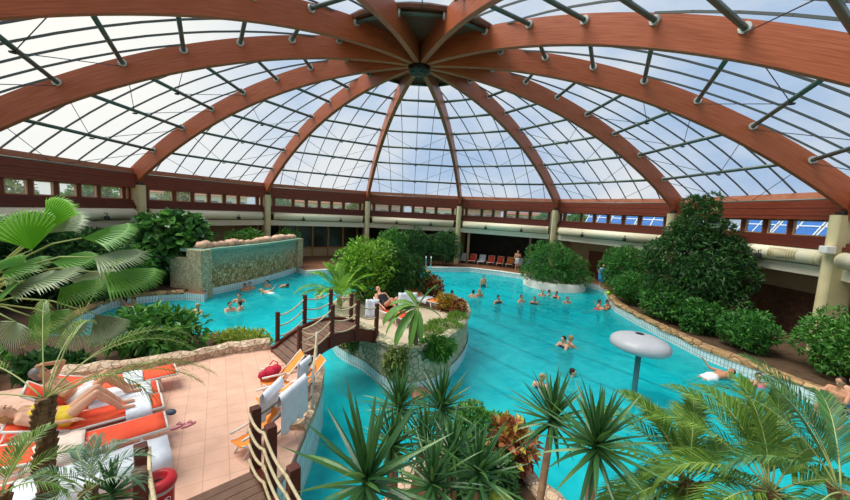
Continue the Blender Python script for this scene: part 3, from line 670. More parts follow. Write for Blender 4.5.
for p, v in ((L1, 445), (L2, 470)):
    h = max(.75, min(1.15, topz(p, v)-TER)); MB().box(p+V((0, 0, h/2-.1)), (.13, .13, h+.2), rz=math.atan2(dv.y, dv.x), bev=.015).build('post', M['post_wood'], bw); lt.append(p+V((0, 0, h)))
lt.append(lt[-1]+dv*1.2)
for a, b in zip(lt, lt[1:]):
    for q in range(4): MB().tube(arc(a-V((0, 0, .07+.2*q))-dn*.08, b-V((0, 0, .07+.2*q))-dn*.08, .05), .021, 7).build('rope', M['rope'], bw, True)
# rope rail on the terrace edge, with steel posts
S1, S2 = G(312, 408, TER+.1), G(316, 366, TER+.1)
rr_ = empty('rope_railing', 'thin rope railing on steel posts along the terrace edge by the pool', 'railing', S1)
sp = [A1+V((0, 0, .85)), S1+V((0, 0, .78)), S2+V((0, 0, .8)), tops[0][0]-V((0, 0, .08))]
for p in (S1, S2): MB().tube([p-V((0, 0, .15)), p+V((0, 0, .84))], .03, 8).build('post', M['pole_green' if 0 else 'bin_rim'], rr_, True)
for a, b in zip(sp, sp[1:]):
    for q in range(3): MB().tube(arc(a-V((0, 0, .27*q)), b-V((0, 0, .27*q)), .06), .016, 6).build('rope', M['dark_rope' if a is sp[0] else 'rope'], rr_, True)
def hang(name, label, a, b, drop, mt, off=.03, group='towels on the rope rail'):
    a, b = V(a), V(b); t = (b-a).normalized(); nrm = V((-t.y, t.x, 0)).normalized(); mb = MB(); n, m = 12, 10
    for i in range(n+1):
        for j in range(-3, m+1):
            w = .018*math.sin(i*1.9)*max(0, j)/m*1.6
            z = .028 if j == 0 else -abs(j)/m*drop*(1+.05*math.sin(i*.8)); mb.v.append(tuple(a.lerp(b, i/n)+nrm*((off if j > 0 else -off if j < 0 else 0)+w)+V((0, 0, z))))
    k = m+4
    for i in range(n):
        for j in range(k-1): mb.f.append((i*k+j, (i+1)*k+j, (i+1)*k+j+1, i*k+j+1))
    o = single(mb, name, M[mt], label, 'towel', (a+b)/2-V((0, 0, drop)), group, True)
    sd = o.modifiers.new('thick', 'SOLIDIFY'); sd.thickness = .012
    return o
ra, rb_ = sp[0], sp[1]
hang('towel', 'large pale blue-white towel hanging on the rope rail nearest the pool', ra.lerp(rb_, .36), ra.lerp(rb_, .84), .66, 'towel_white', -.04)
hang('towel', 'crumpled white towel over the chair back beside the rope rail', ra.lerp(rb_, .28)+V((-.22, .06, .06)), ra.lerp(rb_, .62)+V((-.26, .06, .08)), .5, 'towel_white', .05)
hang('towel', 'short white towel draped upright at the far end of the rope rail', ra.lerp(rb_, .84)+V((-.16, .1, .14)), ra.lerp(rb_, 1.02)+V((-.14, .15, .16)), .34, 'towel_white', .04)

# deck chairs (folding, white frame, orange sling)
def deckchair(label, loc, rz, fab='orange_light', back=40, sc=.8, group='orange folding chairs by the footbridge'):
    o = empty('deck_chair', label, 'chair', loc, rz, group); m = MW[o.name]; T = lambda x, y, z: m @ (V((x, y, z))*sc)
    b = R_(back); sy = .24; bx, bz_ = -.22-.78*math.sin(b), .38+.78*math.cos(b)
    for s in (-1, 1):
        MB().tube([T(-.3, s*sy, 0), T(.26, s*sy, .4)], .016, 7).build('leg', M['frame_white'], o, True)
        MB().tube([T(.22, s*(sy-.03), 0), T(-.26, s*(sy-.03), .56)], .016, 7).build('leg', M['frame_white'], o, True)
        MB().tube([T(.28, s*(sy+.02), .57), T(-.3, s*(sy+.02), .6)], .02, 7).build('armrest', M['frame_white'], o, True)
        MB().tube([T(-.2, s*(sy+.0), .36), T(bx, s*sy, bz_)], .017, 7).build('back_rail', M['frame_white'], o, True)
    q = MB()
    for i in range(7):
        x = .3-.5*i/6; z = .4-.04*math.sin(PI*i/6); q.v += [tuple(T(x, -sy+.01, z)), tuple(T(x, sy-.01, z))]
        if i: q.f.append((2*i-2, 2*i-1, 2*i+1, 2*i))
    s_ = q.build('seat', M[fab], o); s_.modifiers.new('t', 'SOLIDIFY').thickness = .015
    q = MB()
    for i in range(7):
        f = i/6; q.v += [tuple(T(-.2+(bx+.2)*f-.03*math.sin(PI*f), -sy+.02, .38+(bz_-.38)*f)), tuple(T(-.2+(bx+.2)*f-.03*math.sin(PI*f), sy-.02, .38+(bz_-.38)*f))]
        if i: q.f.append((2*i-2, 2*i-1, 2*i+1, 2*i))
    s_ = q.build('backrest', M[fab], o); s_.modifiers.new('t', 'SOLIDIFY').thickness = .015
    return o
ch_rz = math.atan2(-.55, -.8)
c1 = G(273, 393, TER); deckchair('orange folding chair at the foot of the footbridge, with a red bag on it', c1, ch_rz)
bag = MB().ell(c1+V((-.03, .0, .45)), (.17, .13, .13), 12, noise=.06).ell(c1+V((-.16, -.1, .42)), (.1, .1, .09), 10, noise=.06).ell(c1+V((.06, .02, .53)), (.11, .09, .09), 10, noise=.06)
bg = empty('bag', 'crumpled red bag lying on the orange folding chair by the footbridge', 'bag', c1+V((0, 0, .42))); bag.build('body', M['bag_red'], bg, True)
MB().tube([c1+V((-.1, .05, .58)), c1+V((-.05, .1, .66)), c1+V((.07, .06, .64)), c1+V((.08, .02, .6))], .012, 6).build('handle', M['bag_red'], bg, True)
deckchair('orange folding chair squeezed between the bridge ropes and the terrace edge', G(297, 396, TER), ch_rz+.1, sc=.74)
deckchair('low orange folding chair behind the crumpled white towel', G(270, 412, TER), ch_rz+.15, back=66, sc=.7)
deckchair('orange folding chair beside the boardwalk post', G(247, 452, TER), ch_rz+.5, back=52, sc=.6)

# sun loungers
def lounger(label, foot, rz, fab='orange_fabric', back=28, group='sun loungers on the terrace', Ln=1.85, w=.56, zl=.3):
    o = empty('sun_lounger', label, 'sun lounger', foot, rz, group); m = MW[o.name]; T = lambda x, y, z: m @ V((x, y, z))   # +x towards the head
    h = w/2; hx = Ln*.62
    mb = MB()
    for s in (-1, 1): mb.tube([T(0, s*h, zl), T(Ln, s*h, zl)], .022, 8)
    for x in (0, hx, Ln): mb.tube([T(x, -h, zl), T(x, h, zl)], .02, 8)
    mb.build('frame', M['frame_white'], o, True)
    for x in (.3, Ln-.35):
        for s in (-1, 1): MB().tube([T(x+.04, s*h*.95, zl), T(x-.05 if x < .5 else x+.1, s*h, 0)], .02, 7).build('leg', M['frame_white'], o, True)
    def sheet(nm, x0, z0, x1, z1, sag):
        q = MB()
        for i in range(9):
            f = i/8; q.v += [tuple(T(x0+(x1-x0)*f, s*(h-.015), z0+(z1-z0)*f-sag*math.sin(PI*f)*(1-abs(s)*.7))) for s in (-1, -.4, .4, 1)]
            if i: q.f += [(4*i-4+k, 4*i-3+k, 4*i+1+k, 4*i+k) for k in range(3)]
        s_ = q.build(nm, M[fab], o, True); s_.modifiers.new('t', 'SOLIDIFY').thickness = .012
    b = R_(back); L2_ = Ln-hx; xb, zb = hx+L2_*math.cos(b), zl+.02+L2_*math.sin(b)
    sheet('bed_sling', .02, zl+.02, hx, zl+.02, .03); sheet('back_sling', hx, zl+.02, xb, zb, .03)
    mb = MB()
    for s in (-1, 1): mb.tube([T(hx, s*h, zl+.02), T(xb, s*h, zb)], .02, 7)
    mb.tube([T(xb, -h, zb), T(xb, h, zb)], .02, 7); mb.build('back_frame', M['frame_white'], o, True)
    MB().tube([T(hx+L2_*.5*math.cos(b), 0, zl+L2_*.5*math.sin(b)), T(Ln-.06, 0, zl)], .014, 6).build('prop', M['frame_white'], o, True)
    return o, T
hd = math.atan2(-.72, -.69)
LS = []
for (u, v), lab, bk in (((176, 369), 'orange sun lounger farthest back, its foot end by the stone border', 20), ((158, 387), 'orange sun lounger with a white towel over its foot half, where the sunbather sits', 42),
                        ((162, 400), 'orange sun lounger in the middle of the row, where someone in yellow lies', 20), ((166, 420), 'orange sun lounger next to the white-covered one', 12), ((168, 448), 'sun lounger fully covered by a white towel, nearest the red bin', 4)):
    g = G(u, v, TER+.3); LS.append(lounger(lab, V((g.x, g.y, TER)), hd, back=bk))
g = G(22, 425, TER+.35); lounger('orange sun lounger at the left photo edge behind the palm trunk', V((g.x+.1, g.y+.3, TER)), hd+.5, back=40)
def drape(o, T, x0, x1, label, mt='towel_white', w=.6, zl=.335, ov=.14, name='towel'):
    mb = MB(); n = 10; ys = [(-w/2-.01, -ov), (-w/2, 0), (-w/4, .01), (0, .0), (w/4, .012), (w/2, 0), (w/2+.01, -ov)]
    for i in range(n+1):
        for y, dz in ys: mb.v.append(tuple(T(x0+(x1-x0)*i/n, y+.008*math.sin(i*2.1), zl+dz+.006*math.sin(i*1.7+y*9))))
    k = len(ys)
    for i in range(n):
        for j in range(k-1): mb.f.append((i*k+j, i*k+j+1, (i+1)*k+j+1, (i+1)*k+j))
    r = single(mb, name, M[mt], label, 'towel', T((x0+x1)/2, 0, zl), None, True); r.modifiers.new('t', 'SOLIDIFY').thickness = .012
drape(*LS[1], .1, .95, 'white towel spread over the foot half of the sunbather\'s lounger')
drape(*LS[2], .16, .5, 'small white towel near the foot of the middle orange lounger')
drape(*LS[4], -.02, 1.5, 'big white towel covering the whole lounger nearest the red bin', ov=.2)
drape(*LS[0], .55, .85, 'white towel folded across the farthest orange lounger', w=.56)
drape(*LS[3], .95, 1.5, 'rumpled patterned pale towel at the head of the lounger behind the palm trunk', 'pale_towel', zl=.36)
sn = G(178, 427, TER)
for i, d in enumerate((V((0, 0, 0)), V((.14, .07, 0)))):
    mb = MB().prism([(sn.x+d.x+.045*math.cos(a)*1.0+.11*math.sin(a)*.4, sn.y+d.y+.11*math.sin(a)) for a in [2*PI*j/14 for j in range(14)]], TER+.002, TER+.025)
    o = empty('sandal', 'pink sandal on the terrace tiles, '+('left one' if i == 0 else 'right one')+' of the pair', 'shoe', sn+d, 0, 'pair of sandals'); mb.build('sole', M['sandal_pink'], o)
    MB().tube([sn+d+V((-.05, .03, .02)), sn+d+V((0, .04, .07)), sn+d+V((.05, .03, .02))], .012, 6).build('strap', M['sandal_pink'], o, True)
g = G(171, 412, TER+.35); single(MB().ell(g, (.09, .06, .05), 10), 'water_ball' if 0 else 'cap', M['grey_plastic'], 'small dark grey cap on the corner of an orange lounger', 'cap', g-V((0, 0, .05)), smooth=True)

# red bin
bc = G(158, 475, 1.27); bb = V((bc.x, bc.y, TER)); brd = .17
bn = empty('litter_bin', 'red litter bin with a ring-shaped red lid and white heart logo', 'bin', bb)
MB().lathe([(brd*.8, 0), (brd*.82, .02), (brd*.94, .48), (brd*.94, .5)], bb, 32).build('body', M['bin_red'], bn, True)
MB().lathe([(brd*.95, .5), (brd*.97, .505), (brd*.97, .55), (brd*.9, .555)], bb, 32).build('rim', M['bin_rim'], bn, True)
MB().lathe([(brd*.98, .55), (brd*1.08, .56), (brd*1.1, .59), (brd*1.0, .63), (brd*.66, .655), (brd*.5, .645), (brd*.45, .59), (.02, .575)], bb, 36).build('lid', M['bin_red'], bn, True)
MB().lathe([(.02, .58), (brd*.44, .581), (brd*.44, .584), (.02, .584)], bb, 24).build('opening', M['black'], bn)
def on_bin(x, z, lift=.004):        # wrap flat artwork (x along the round, z up) onto the bin facing the camera
    r = brd*(.82+.12*z/.48)+lift; a0 = math.atan2(CAM.y-bb.y, CAM.x-bb.x)+.25; a = a0+x/r
    return bb+V((r*math.cos(a), r*math.sin(a), z))
lg = MB()
def heart(t, k): return (k*16*math.sin(t)**3/17, k*(13*math.cos(t)-5*math.cos(2*t)-2*math.cos(3*t)-math.cos(4*t))/17)
for k, z0, w in ((.085, .395, .009), (.05, .4, .008), (.02, .4, .007)):
    pts = [on_bin(heart(t, k)[0], z0+heart(t, k)[1]*.9) for t in [2*PI*j/40 for j in range(34 if k == .05 else 40)]]
    lg.tube(pts, w*.5, 5, closed=(k != .05))
lg.build('heart_logo', M['logo_white'], bn)
cu = D.curves.new('t', 'FONT'); cu.body = 'LUSSO'; cu.size = .075; cu.align_x = 'CENTER'; cu.resolution_u = 3; cu.offset = .001
to = D.objects.new('t', cu); me = D.meshes.new_from_object(to); mb = MB(); mb.add([on_bin(v.co.x, .235+v.co.y, .005) for v in me.vertices], [list(p.vertices) for p in me.polygons]); mb.build('lettering', M['logo_white'], bn); D.objects.remove(to)

# mushroom fountain
mbp = G(633, 400, WATER); mt = V((mbp.x, mbp.y, 0))
mf = empty('mushroom_fountain', 'grey mushroom-shaped water fountain standing in the pool', 'fountain', V((mt.x, mt.y, FLOORZ)))
MB().tube([V((mt.x, mt.y, FLOORZ)), V((mt.x, mt.y, 1.15))], .07, 14).build('pole', M['pole_green'], mf, True)
TM = Matrix.Rotation(R_(2), 4, 'Y')
CR = .74
MB().lathe([(.1, -.14), (CR*.85, -.14), (CR*.97, -.09), (CR, .0), (CR*.97, .09), (CR*.85, .17), (CR*.6, .235), (CR*.3, .265), (.08, .275), (.02, .275)], (mt.x, mt.y, 1.2), 40, TM).build('cap', M['mushroom'], mf, True)
MB().lathe([(.01, 0), (.11, 0), (.11, .02), (.01, .02)], (mt.x+.02, mt.y+.1, 1.462), 16, TM).build('vent', M['black'], mf)
# pool ladder far side
hp = G(428, 268.5, -.05)
hl = empty('pool_handrail', 'chrome pool handrail at the far edge in front of the hedge', 'handrail', hp)
for i in range(2):
    x = hp.x+.4*i-.2; MB().tube([V((x, hp.y+.35, -.05)), V((x, hp.y+.35, .75)), V((x, hp.y+.22, .95)), V((x, hp.y+.02, .95)), V((x, hp.y-.12, .75)), V((x, hp.y-.15, -.9))], .03, 8).build('rail', M['chrome'], hl, True)
for q in range(3): MB().box(V((hp.x, hp.y-.15, -.5-.2*q)), (.4, .08, .03)).build('step', M['chrome'], hl)
hp2 = V((-5.2, 10.6, -.05)); h2 = empty('pool_handrail', 'chrome pool handrail by the wood-framed windows at back', 'handrail', hp2)
MB().tube([hp2, hp2+V((0, 0, 1.0)), hp2+V((.3, -.1, 1.0)), hp2+V((.3, -.1, 0))], .03, 8).build('rail', M['chrome'], h2, True)
yf = G(426, 271.5, WATER); single(MB().ell(yf+V((0, 0, .02)), (.36, .2, .07), 14), 'foam_float', M['yellow'], 'yellow foam float on the water behind the dark red croton', 'float', yf-V((0, 0, .05)), smooth=True)
gb = G(608, 295, .1); single(MB().ell(gb+V((0, 0, .12)), .12, 16), 'ball', M['lime'], 'lime green ball on the coping below the big tree', 'ball', gb, smooth=True)
# island loungers, far loungers
iz = ISL-.02
q = G(408, 327, iz); i1 = lounger('orange lounger on the island with a person in black lying on it', V((q.x, q.y, iz)), math.atan2(.65, -.75), 'orange_fabric', 35, 'loungers on the island', 1.6, .54)
q = G(441, 310, iz); i2 = lounger('light orange lounger near the island rim, with white towels', V((q.x, q.y, iz)), math.atan2(.5, -.86), 'orange_light', 30, 'loungers on the island', 1.6, .54)
q = G(395, 306, iz); lounger('orange-backed lounger farther in under the dark island bush', V((q.x+.9, q.y+.7, iz)), math.atan2(.5, -.86), 'orange_fabric', 60, 'loungers on the island', 1.6, .5)
drape(*i2, .5, 1.0, 'white towel across the light orange island lounger', w=.56)
def upright_towel(c, w, h, rz, label):
    m = Matrix.Translation(c) @ Matrix.Rotation(rz, 4, 'Z'); mb = MB()
    for i in range(9):
        for j in range(7): mb.v.append(tuple(m @ V(((i/8-.5)*w, .12*j/6*.9+.035*math.sin(i*1.6+j*.5), h*j/6))))
    for i in range(8):
        for j in range(6): mb.f.append((i*7+j, (i+1)*7+j, (i+1)*7+j+1, i*7+j+1))
    o = single(mb, 'towel', M['towel_white'], label, 'towel', c, 'towels on the island', True); o.modifiers.new('t', 'SOLIDIFY').thickness = .03
upright_towel(A(408, 306, 10.9)-V((0, 0, .1)), .6, .5, .3, 'white towel over the raised lounger back under the island bush')
upright_towel(A(372, 310, 10.6)-V((0, 0, .25)), .4, .55, .2, 'white towel hung up behind the island end of the footbridge')
for i in range(8):
    x = 2.9+i*.82; y = 15.9-.2*i; fab = ['towel_white', 'orange_fabric', 'towel_white', 'orange_fabric', 'orange_fabric', 'orange_light', 'towel_white', 'towel_white'][i]
    lounger('%s lounger in the dark recess, %s from the left' % ({'towel_white': 'white', 'orange_fabric': 'orange', 'orange_light': 'light orange'}[fab], ORD[i]), V((x, y, -.03)), R_(75), fab, 60, 'loungers in the dark recess', 1.5, .56)
for i, (x, y) in enumerate(((3.4, 14.6), (9.0, 14.7))):
    single(MB().tube([V((x, y+1.6, -.03)), V((x, y+1.6, 3.7))], .12, 12), 'recess_post', M['tan_wall'], 'thin plain post standing in the dark recess, %s one' % ('left' if i == 0 else 'right'), 'post', V((x, y+1.6, -.03)), smooth=True)
# wood framed windows behind the pool (back left)
mat('oak', (186, 140, 74), .5, (168, 122, 62), 4); mat('dark_glass', (44, 46, 42), .15, spec=.6)
e, t = pol(-1); P = lambda a, s, z: e*a+t*s+V((0, 0, z)); rz = -(R_(-30)+ROT)
w = empty('window_back', 'x', 'x', P(17.9, 0, 0)); del w['label'], w['category']; w['kind'] = 'structure'
mb = MB()
for i in range(7): mb.box(P(17.95, -4.2+1.4*i, 1.5), (.14, .16, 3.1), rz=rz)
for z in (.75, 2.95): mb.box(P(17.95, 0, z), (8.6, .14, .12), rz=rz)
mb.build('window_frame', M['oak'], w, kind='structure')
for i in range(6): MB().box(P(17.98, -3.5+1.4*i, 1.85), (1.26, .03, 2.1), rz=rz).build('pane', M['dark_glass'], w, kind='structure')
MB().box(P(17.98, 0, .35), (8.6, .08, .74), rz=rz).build('sill_panel', M['tan_wall'], w, kind='structure')
# door in the tan recess at right
e, t = pol(2); P = lambda a, s, z: e*a+t*s+V((0, 0, z)); rz = -(R_(60)+ROT)
w = empty('door_1', 'x', 'x', P(17.8, -1.5, 0)); del w['label'], w['category']; w['kind'] = 'structure'
MB().box(P(17.9, -1.6, 1.05), (1.9, .1, 2.1), rz=rz).build('door_leaf', M['brown_board'], w, kind='structure'); MB().tube([P(17.82, -1.0, .8), P(17.8, -1.0, 1.3)], .025, 6).build('door_handle', M['chrome'], w, kind='structure')
# ------------------------------------------------------------------ plants
leafmat('leaf_dark', (35, 73, 35), (54, 100, 45), (83, 128, 56))
leafmat('leaf_mid', (51, 105, 40), (77, 137, 51), (119, 174, 71))
leafmat('leaf_bright', (83, 137, 33), (121, 172, 47), (158, 203, 73))
leafmat('leaf_hedge', (41, 100, 40), (68, 128, 49), (100, 162, 66))
leafmat('leaf_round', (40, 88, 40), (64, 117, 51), (114, 168, 77), rough=.3)
leafmat('leaf_olive', (89, 110, 53), (118, 138, 68), (159, 170, 89))
leafmat('leaf_yellowgreen', (119, 149, 47), (156, 178, 62), (188, 194, 89))
leafmat('leaf_croton_dark', (61, 25, 23), (139, 61, 33), (204, 158, 49))
leafmat('leaf_croton_yellow', (94, 107, 33), (194, 169, 49), (174, 69, 39))
leafmat('leaf_croton_near', (94, 29, 27), (194, 119, 77), (194, 194, 69))
leafmat('palm_green', (74, 114, 42), (104, 142, 54), (144, 174, 74), trans=.3)
leafmat('palm_dark', (44, 89, 42), (68, 112, 54), (97, 138, 69), trans=.25)
leafmat('palm_blue', (80, 117, 89), (110, 144, 110), (150, 176, 138), trans=.2)
leafmat('fan_bright', (94, 162, 37), (119, 187, 47), (144, 203, 69), trans=.42)
leafmat('fan_grey', (117, 139, 103), (141, 160, 121), (174, 188, 153), trans=.3)
leafmat('fan_green', (65, 121, 46), (93, 150, 57), (129, 178, 80), trans=.32)
leafmat('yucca_leaf', (42, 86, 46), (65, 110, 57), (101, 142, 69), rough=.36, trans=.15)
leafmat('banana_leaf', (72, 122, 46), (92, 144, 54), (120, 168, 72), trans=.3)
#(75, 129, 47), (94, 150, 56), (122, 172, 75), trans=.35)
leafmat('grass_green', (89, 136, 46), (117, 159, 57), (149, 182, 80))
mat('bark', (98, 76, 52), .9, (74, 56, 38), 9, bump=.8)
mat('palm_bark', (130, 100, 66), .95, (84, 62, 40), 14, bump=1, stretch=(1, 1, 2.2))
mat('yucca_trunk', (168, 132, 98), .9, (136, 104, 78), 14, bump=.6)
mat('stalk', (150, 168, 96), .6); mat('banana_stem', (128, 96, 66), .8, (96, 74, 50), 8)
mat('rachis', (168, 178, 112), .6)
def leaf(mb, p, d, n, L, w, fold=.25, droop=0, rnd_=False):
    s = d.cross(n)
    if s.length < 1e-5: return
    s.normalize(); n = s.cross(d); k = len(mb.v); m = p+d*L*.45+n*(-droop*L*.2)
    t = p+d*L-n*droop*L
    if rnd_:
        a = p+d*L*.3+n*w*.12; b = p+d*L*.72-n*droop*L*.45+n*w*.1
        mb.v += [tuple(p), tuple(a+s*w*.5), tuple(b+s*w*.45), tuple(t), tuple(b-s*w*.45), tuple(a-s*w*.5)]; mb.f += [(k, k+1, k+2, k+3), (k, k+3, k+4, k+5)]; return
    mb.v += [tuple(p), tuple(m+s*w*.5+n*w*fold), tuple(t), tuple(m-s*w*.5+n*w*fold), ]
    mb.f += [(k, k+1, k+2), (k, k+2, k+3)]
def rdir(): 
    while 1:
        v = V((rnd.uniform(-1, 1), rnd.uniform(-1, 1), rnd.uniform(-1, 1)))
        if .01 < v.length < 1: return v.normalized()
def foliage(lumps, n, L, w, droop=.15, up=.3, fill=.75, spread=.9, rnd_=False):
    mb = MB(); tot = sum(r.x*r.y+r.y*r.z+r.x*r.z for c, r in lumps)
    for c, r in lumps:
        for _ in range(int(n*(r.x*r.y+r.y*r.z+r.x*r.z)/tot)):
            d = rdir(); q = rnd.uniform(fill, 1.0); p = c+V((d.x*r.x*q, d.y*r.y*q, d.z*r.z*q))
            out = (d+rdir()*spread+V((0, 0, up))).normalized(); nn = (d*.6+V((0, 0, 1))+rdir()*.6).normalized(); s = rnd.uniform(.7, 1.25)
            leaf(mb, p, out, nn, L*s, w*s, droop=rnd.uniform(0, droop*2), rnd_=rnd_)
    return mb
def lumpy(c, r, n, sc=.42, seed=0, flat=.8):
    g = random.Random(seed); L = [(V(c), V(r)*.72)]
    for i in range(n):
        a = 2*PI*i*.618+seed; z = -1+2*(i+.5)/n; h = math.sqrt(1-z*z); d = V((math.cos(a)*h, math.sin(a)*h, z*flat)); k = sc*g.uniform(.75, 1.2)
        L.append((V(c)+V((d.x*r[0], d.y*r[1], d.z*r[2]))*.68, V(r)*k))
    return L
def shrub(name, label, cat, base, c, r, n, L, w, m, nl=14, sc=.42, seed=1, group=None, stems=4, **kw):
    o = empty(name, label, cat, base, 0, group)
    foliage(lumpy(c, r, nl, sc, seed), n, L, w, **kw).build('foliage', M[m], o)
    g = random.Random(seed); mb = MB()
    for i in range(stems):
        a = 2*PI*i/stems; e = V(c)+V((math.cos(a)*r[0]*.5, math.sin(a)*r[1]*.5, r[2]*.3)); b = V(base)+V((math.cos(a)*.08, math.sin(a)*.08, -.05))
        mb.tube([b, b.lerp(e, .5)+V((math.cos(a)*.1, math.sin(a)*.1, 0)), e], [.05, .035, .012], 6)
    mb.build('stem', M['bark'], o, True); return o
# ---- right side
TB = G(686, 318, .03); TD = V((TB.x-13.3, TB.y-.4, 0)); TQ = lambda p: V((TB.x+(p[0]-13.3)*.92, TB.y+(p[1]-.4)*.92, p[2]))
o = empty('broadleaf_tree', 'tall dark green tree at right reaching up to the window band', 'tree', TB, 0)
T0 = [(V((13.2, .4, 2.6)), V((2.0, 2.0, 2.2)))]
for x, y, z, s in ((12.1, .2, 1.5, 1.2), (14.4, .3, 1.6, 1.3), (12.0, .8, 3.0, 1.1), (14.3, -.2, 3.1, 1.25), (13.0, -.8, 2.4, 1.3), (13.3, .4, 4.4, 1.15), (12.7, .6, 4.0, .95), (14.3, .5, 4.2, .9), (13.4, .4, 5.2, .8), (13.0, .5, 5.5, .55), (14.6, -.6, 2.3, 1.1), (12.2, -.8, 1.0, 1.1), (13.6, -1.4, 1.1, 1.2), (14.9, .2, 3.5, .8), (13.7, .3, 5.7, .45)): T0.append((V((x, y, z)), V((s, s, s*.8))))
T0 = [(TQ(c), V((r.x*.84, r.y*.84, r.z*.92))) for c, r in T0]
foliage(T0, 15000, .24, .075, droop=.3, up=-.05).build('foliage', M['leaf_dark'], o)
mb = MB(); mb.tube([TQ((13.3, .4, -.1)), TQ((13.25, .4, 1.6)), TQ((13.3, .4, 3.4)), TQ((13.4, .4, 5.0))], [.14, .12, .08, .03], 9)
for x, y, z in ((12.2, .6, 2.9), (14.4, -.1, 3.0), (13.0, -.7, 2.6), (14.2, .5, 4.1)): mb.tube([TQ((13.28, .4, 1.5)), TQ((x, y, z))], [.07, .02], 6)
mb.build('trunk', M['bark'], o, True)
b = lambda u, v, z=.05: G(u, v, z)
shrub('shrub', 'leafy rounded shrub at the left foot of the tall right-hand tree, by the lime ball', 'shrub', V((12.3, 5.9, .03)), (12.4, 6.0, 1.6), (1.3, 1.3, 1.75), 6500, .17, .07, 'leaf_hedge', 16, seed=3)
shrub('shrub', 'lower clipped shrub just below the rounded one at the right coping', 'shrub', V((12.0, 3.5, .03)), (12.1, 3.7, .95), (1.1, 1.15, 1.0), 4500, .16, .065, 'leaf_hedge', 12, seed=4)
shrub('shrub', 'dense lighter shrub under the front of the tall right-hand tree', 'shrub', V((12.2, 1.1, .03)), (12.2, 1.0, .95), (1.15, 1.25, 1.0), 4500, .18, .07, 'leaf_mid', 12, seed=5)
shrub('shrub', 'low glossy shrub at the right foot of the tall tree, beside the brown wall', 'shrub', V((12.5, -.9, .03)), (12.5, -.8, .7), (.85, .9, .8), 3200, .17, .065, 'leaf_hedge', 10, seed=6)
shrub('shrub', 'compact shrub in front of the brown stone wall, left of the column at right edge', 'shrub', V((13.0, -2.9, .03)), (13.0, -2.7, .8), (.85, .9, .9), 3600, .16, .06, 'leaf_hedge', 12, seed=7)
shrub('shrub', 'big spreading shrub at the right photo edge in front of the broad column', 'shrub', V((14.3, -4.9, .03)), (14.25, -4.7, 1.05), (1.15, 1.4, 1.2), 5200, .17, .065, 'leaf_mid', 14, seed=8)
# clipped hedge in its round planter
o = empty('clipped_hedge', 'clipped dome-shaped hedge in the round white planter at the pool edge', 'hedge', PLC+V((0, 0, .2)))
HL = lumpy((8.85, 9.5, 1.45), (1.72, 1.9, 1.6), 18, .36, 9, 1)+lumpy((10.4, 9.4, 1.1), (1.3, 1.6, 1.3), 12, .36, 10, 1)
HL += [(V((8.9+1.38*math.cos(a), 9.5+1.55*math.sin(a), .55)), V((.6, .6, .5))) for a in [2*PI*j/9 for j in range(9)]]+[(V((10.5+1.0*math.cos(a), 9.4+1.3*math.sin(a), .5)), V((.55, .55, .45))) for a in (-2, -1.2, -.4, .4)]
foliage(HL, 11500, .16, .075, spread=.8).build('foliage', M['leaf_hedge'], o)
mb = MB(); [mb.tube([PLC+V((x, 0, .1)), PLC+V((x*1.3, .1, 1.5))], [.05, .02], 6) for x in (-.9, -.4, .2, .9)]; mb.build('stem', M['bark'], o)
# far hedges
shrub('shrub', 'tall dark shrub at the far pool edge right of the island bush', 'shrub', V((-1.2, 13.2, -.03)), (-1.4, 13.8, 1.6), (1.7, 1.2, 1.7), 4200, .2, .08, 'leaf_dark', 14, seed=11)
shrub('shrub', 'dark shrub at the far pool edge beside the slim column, behind the chrome handrail', 'shrub', V((1.4, 13.6, -.03)), (1.3, 14.0, 1.6), (1.5, 1.1, 1.65), 3800, .2, .08, 'leaf_dark', 14, seed=12)
shrub('shrub', 'green shrub behind the top of the bright island bush', 'shrub', V((-3.2, 12.2, -.03)), (-3.2, 12.6, 1.7), (1.4, 1.2, 1.6), 3200, .2, .08, 'leaf_mid', 12, seed=13)
shrub('shrub', 'small dark shrub under the wood-framed windows at back', 'shrub', V((-6.0, 10.6, -.03)), (-5.6, 10.8, .7), (1.2, .8, .8), 2000, .2, .07, 'leaf_dark', 10, seed=14)
for i, (x, y) in enumerate(((-12.2, 6.6), (-11.0, 10.4))):
    shrub('shrub', ('green shrub showing above the left half of the waterfall wall', 'green shrub showing above the right end of the waterfall wall')[i], 'shrub', V((x, y, -.03)), (x, y, 1.6), ((1.6, 1.1, 1.3), (1.1, 1.0, 1.2))[i], 2600, .2, .08, 'leaf_mid', 12, seed=15+i)
# left side
o = shrub('shrub', 'large round-leaved glossy shrub left of the waterfall wall', 'shrub', V((-13.2, 1.2, .03)), (-13.1, 1.5, 2.15), (1.9, 1.7, 2.0), 2600, .42, .32, 'leaf_round', 18, .4, 21, droop=.35, up=.1, rnd_=True)
foliage(lumpy((-13.0, 1.0, .9), (1.5, 1.3, .9), 10, .4, 22), 1500, .3, .12, droop=.5, up=-.4).build('lower_leaves', M['leaf_dark'], o)
for i, (u, v, z, r, m, nn, lab) in enumerate((
        (20, 300, 1.6, (2.4, 2.0, 2.2), 'leaf_dark', 4000, 'dark leafy shrub mass at the left photo edge behind the fan palms'),
        (75, 296, 1.4, (2.2, 1.8, 1.9), 'leaf_dark', 4000, 'dark leafy shrub behind the middle of the fan palms'),
        (115, 292, 1.1, (1.6, 1.4, 1.4), 'leaf_mid', 2600, 'dark green shrub between the fan palms and the round-leaved shrub'))):
    p = G(u, v, .05); p = V((max(p.x, -16), p.y, .03)); shrub('shrub', lab, 'shrub', p, (p.x, p.y, z), r, nn, .3, .1, m, 14, seed=31+i, droop=.35)
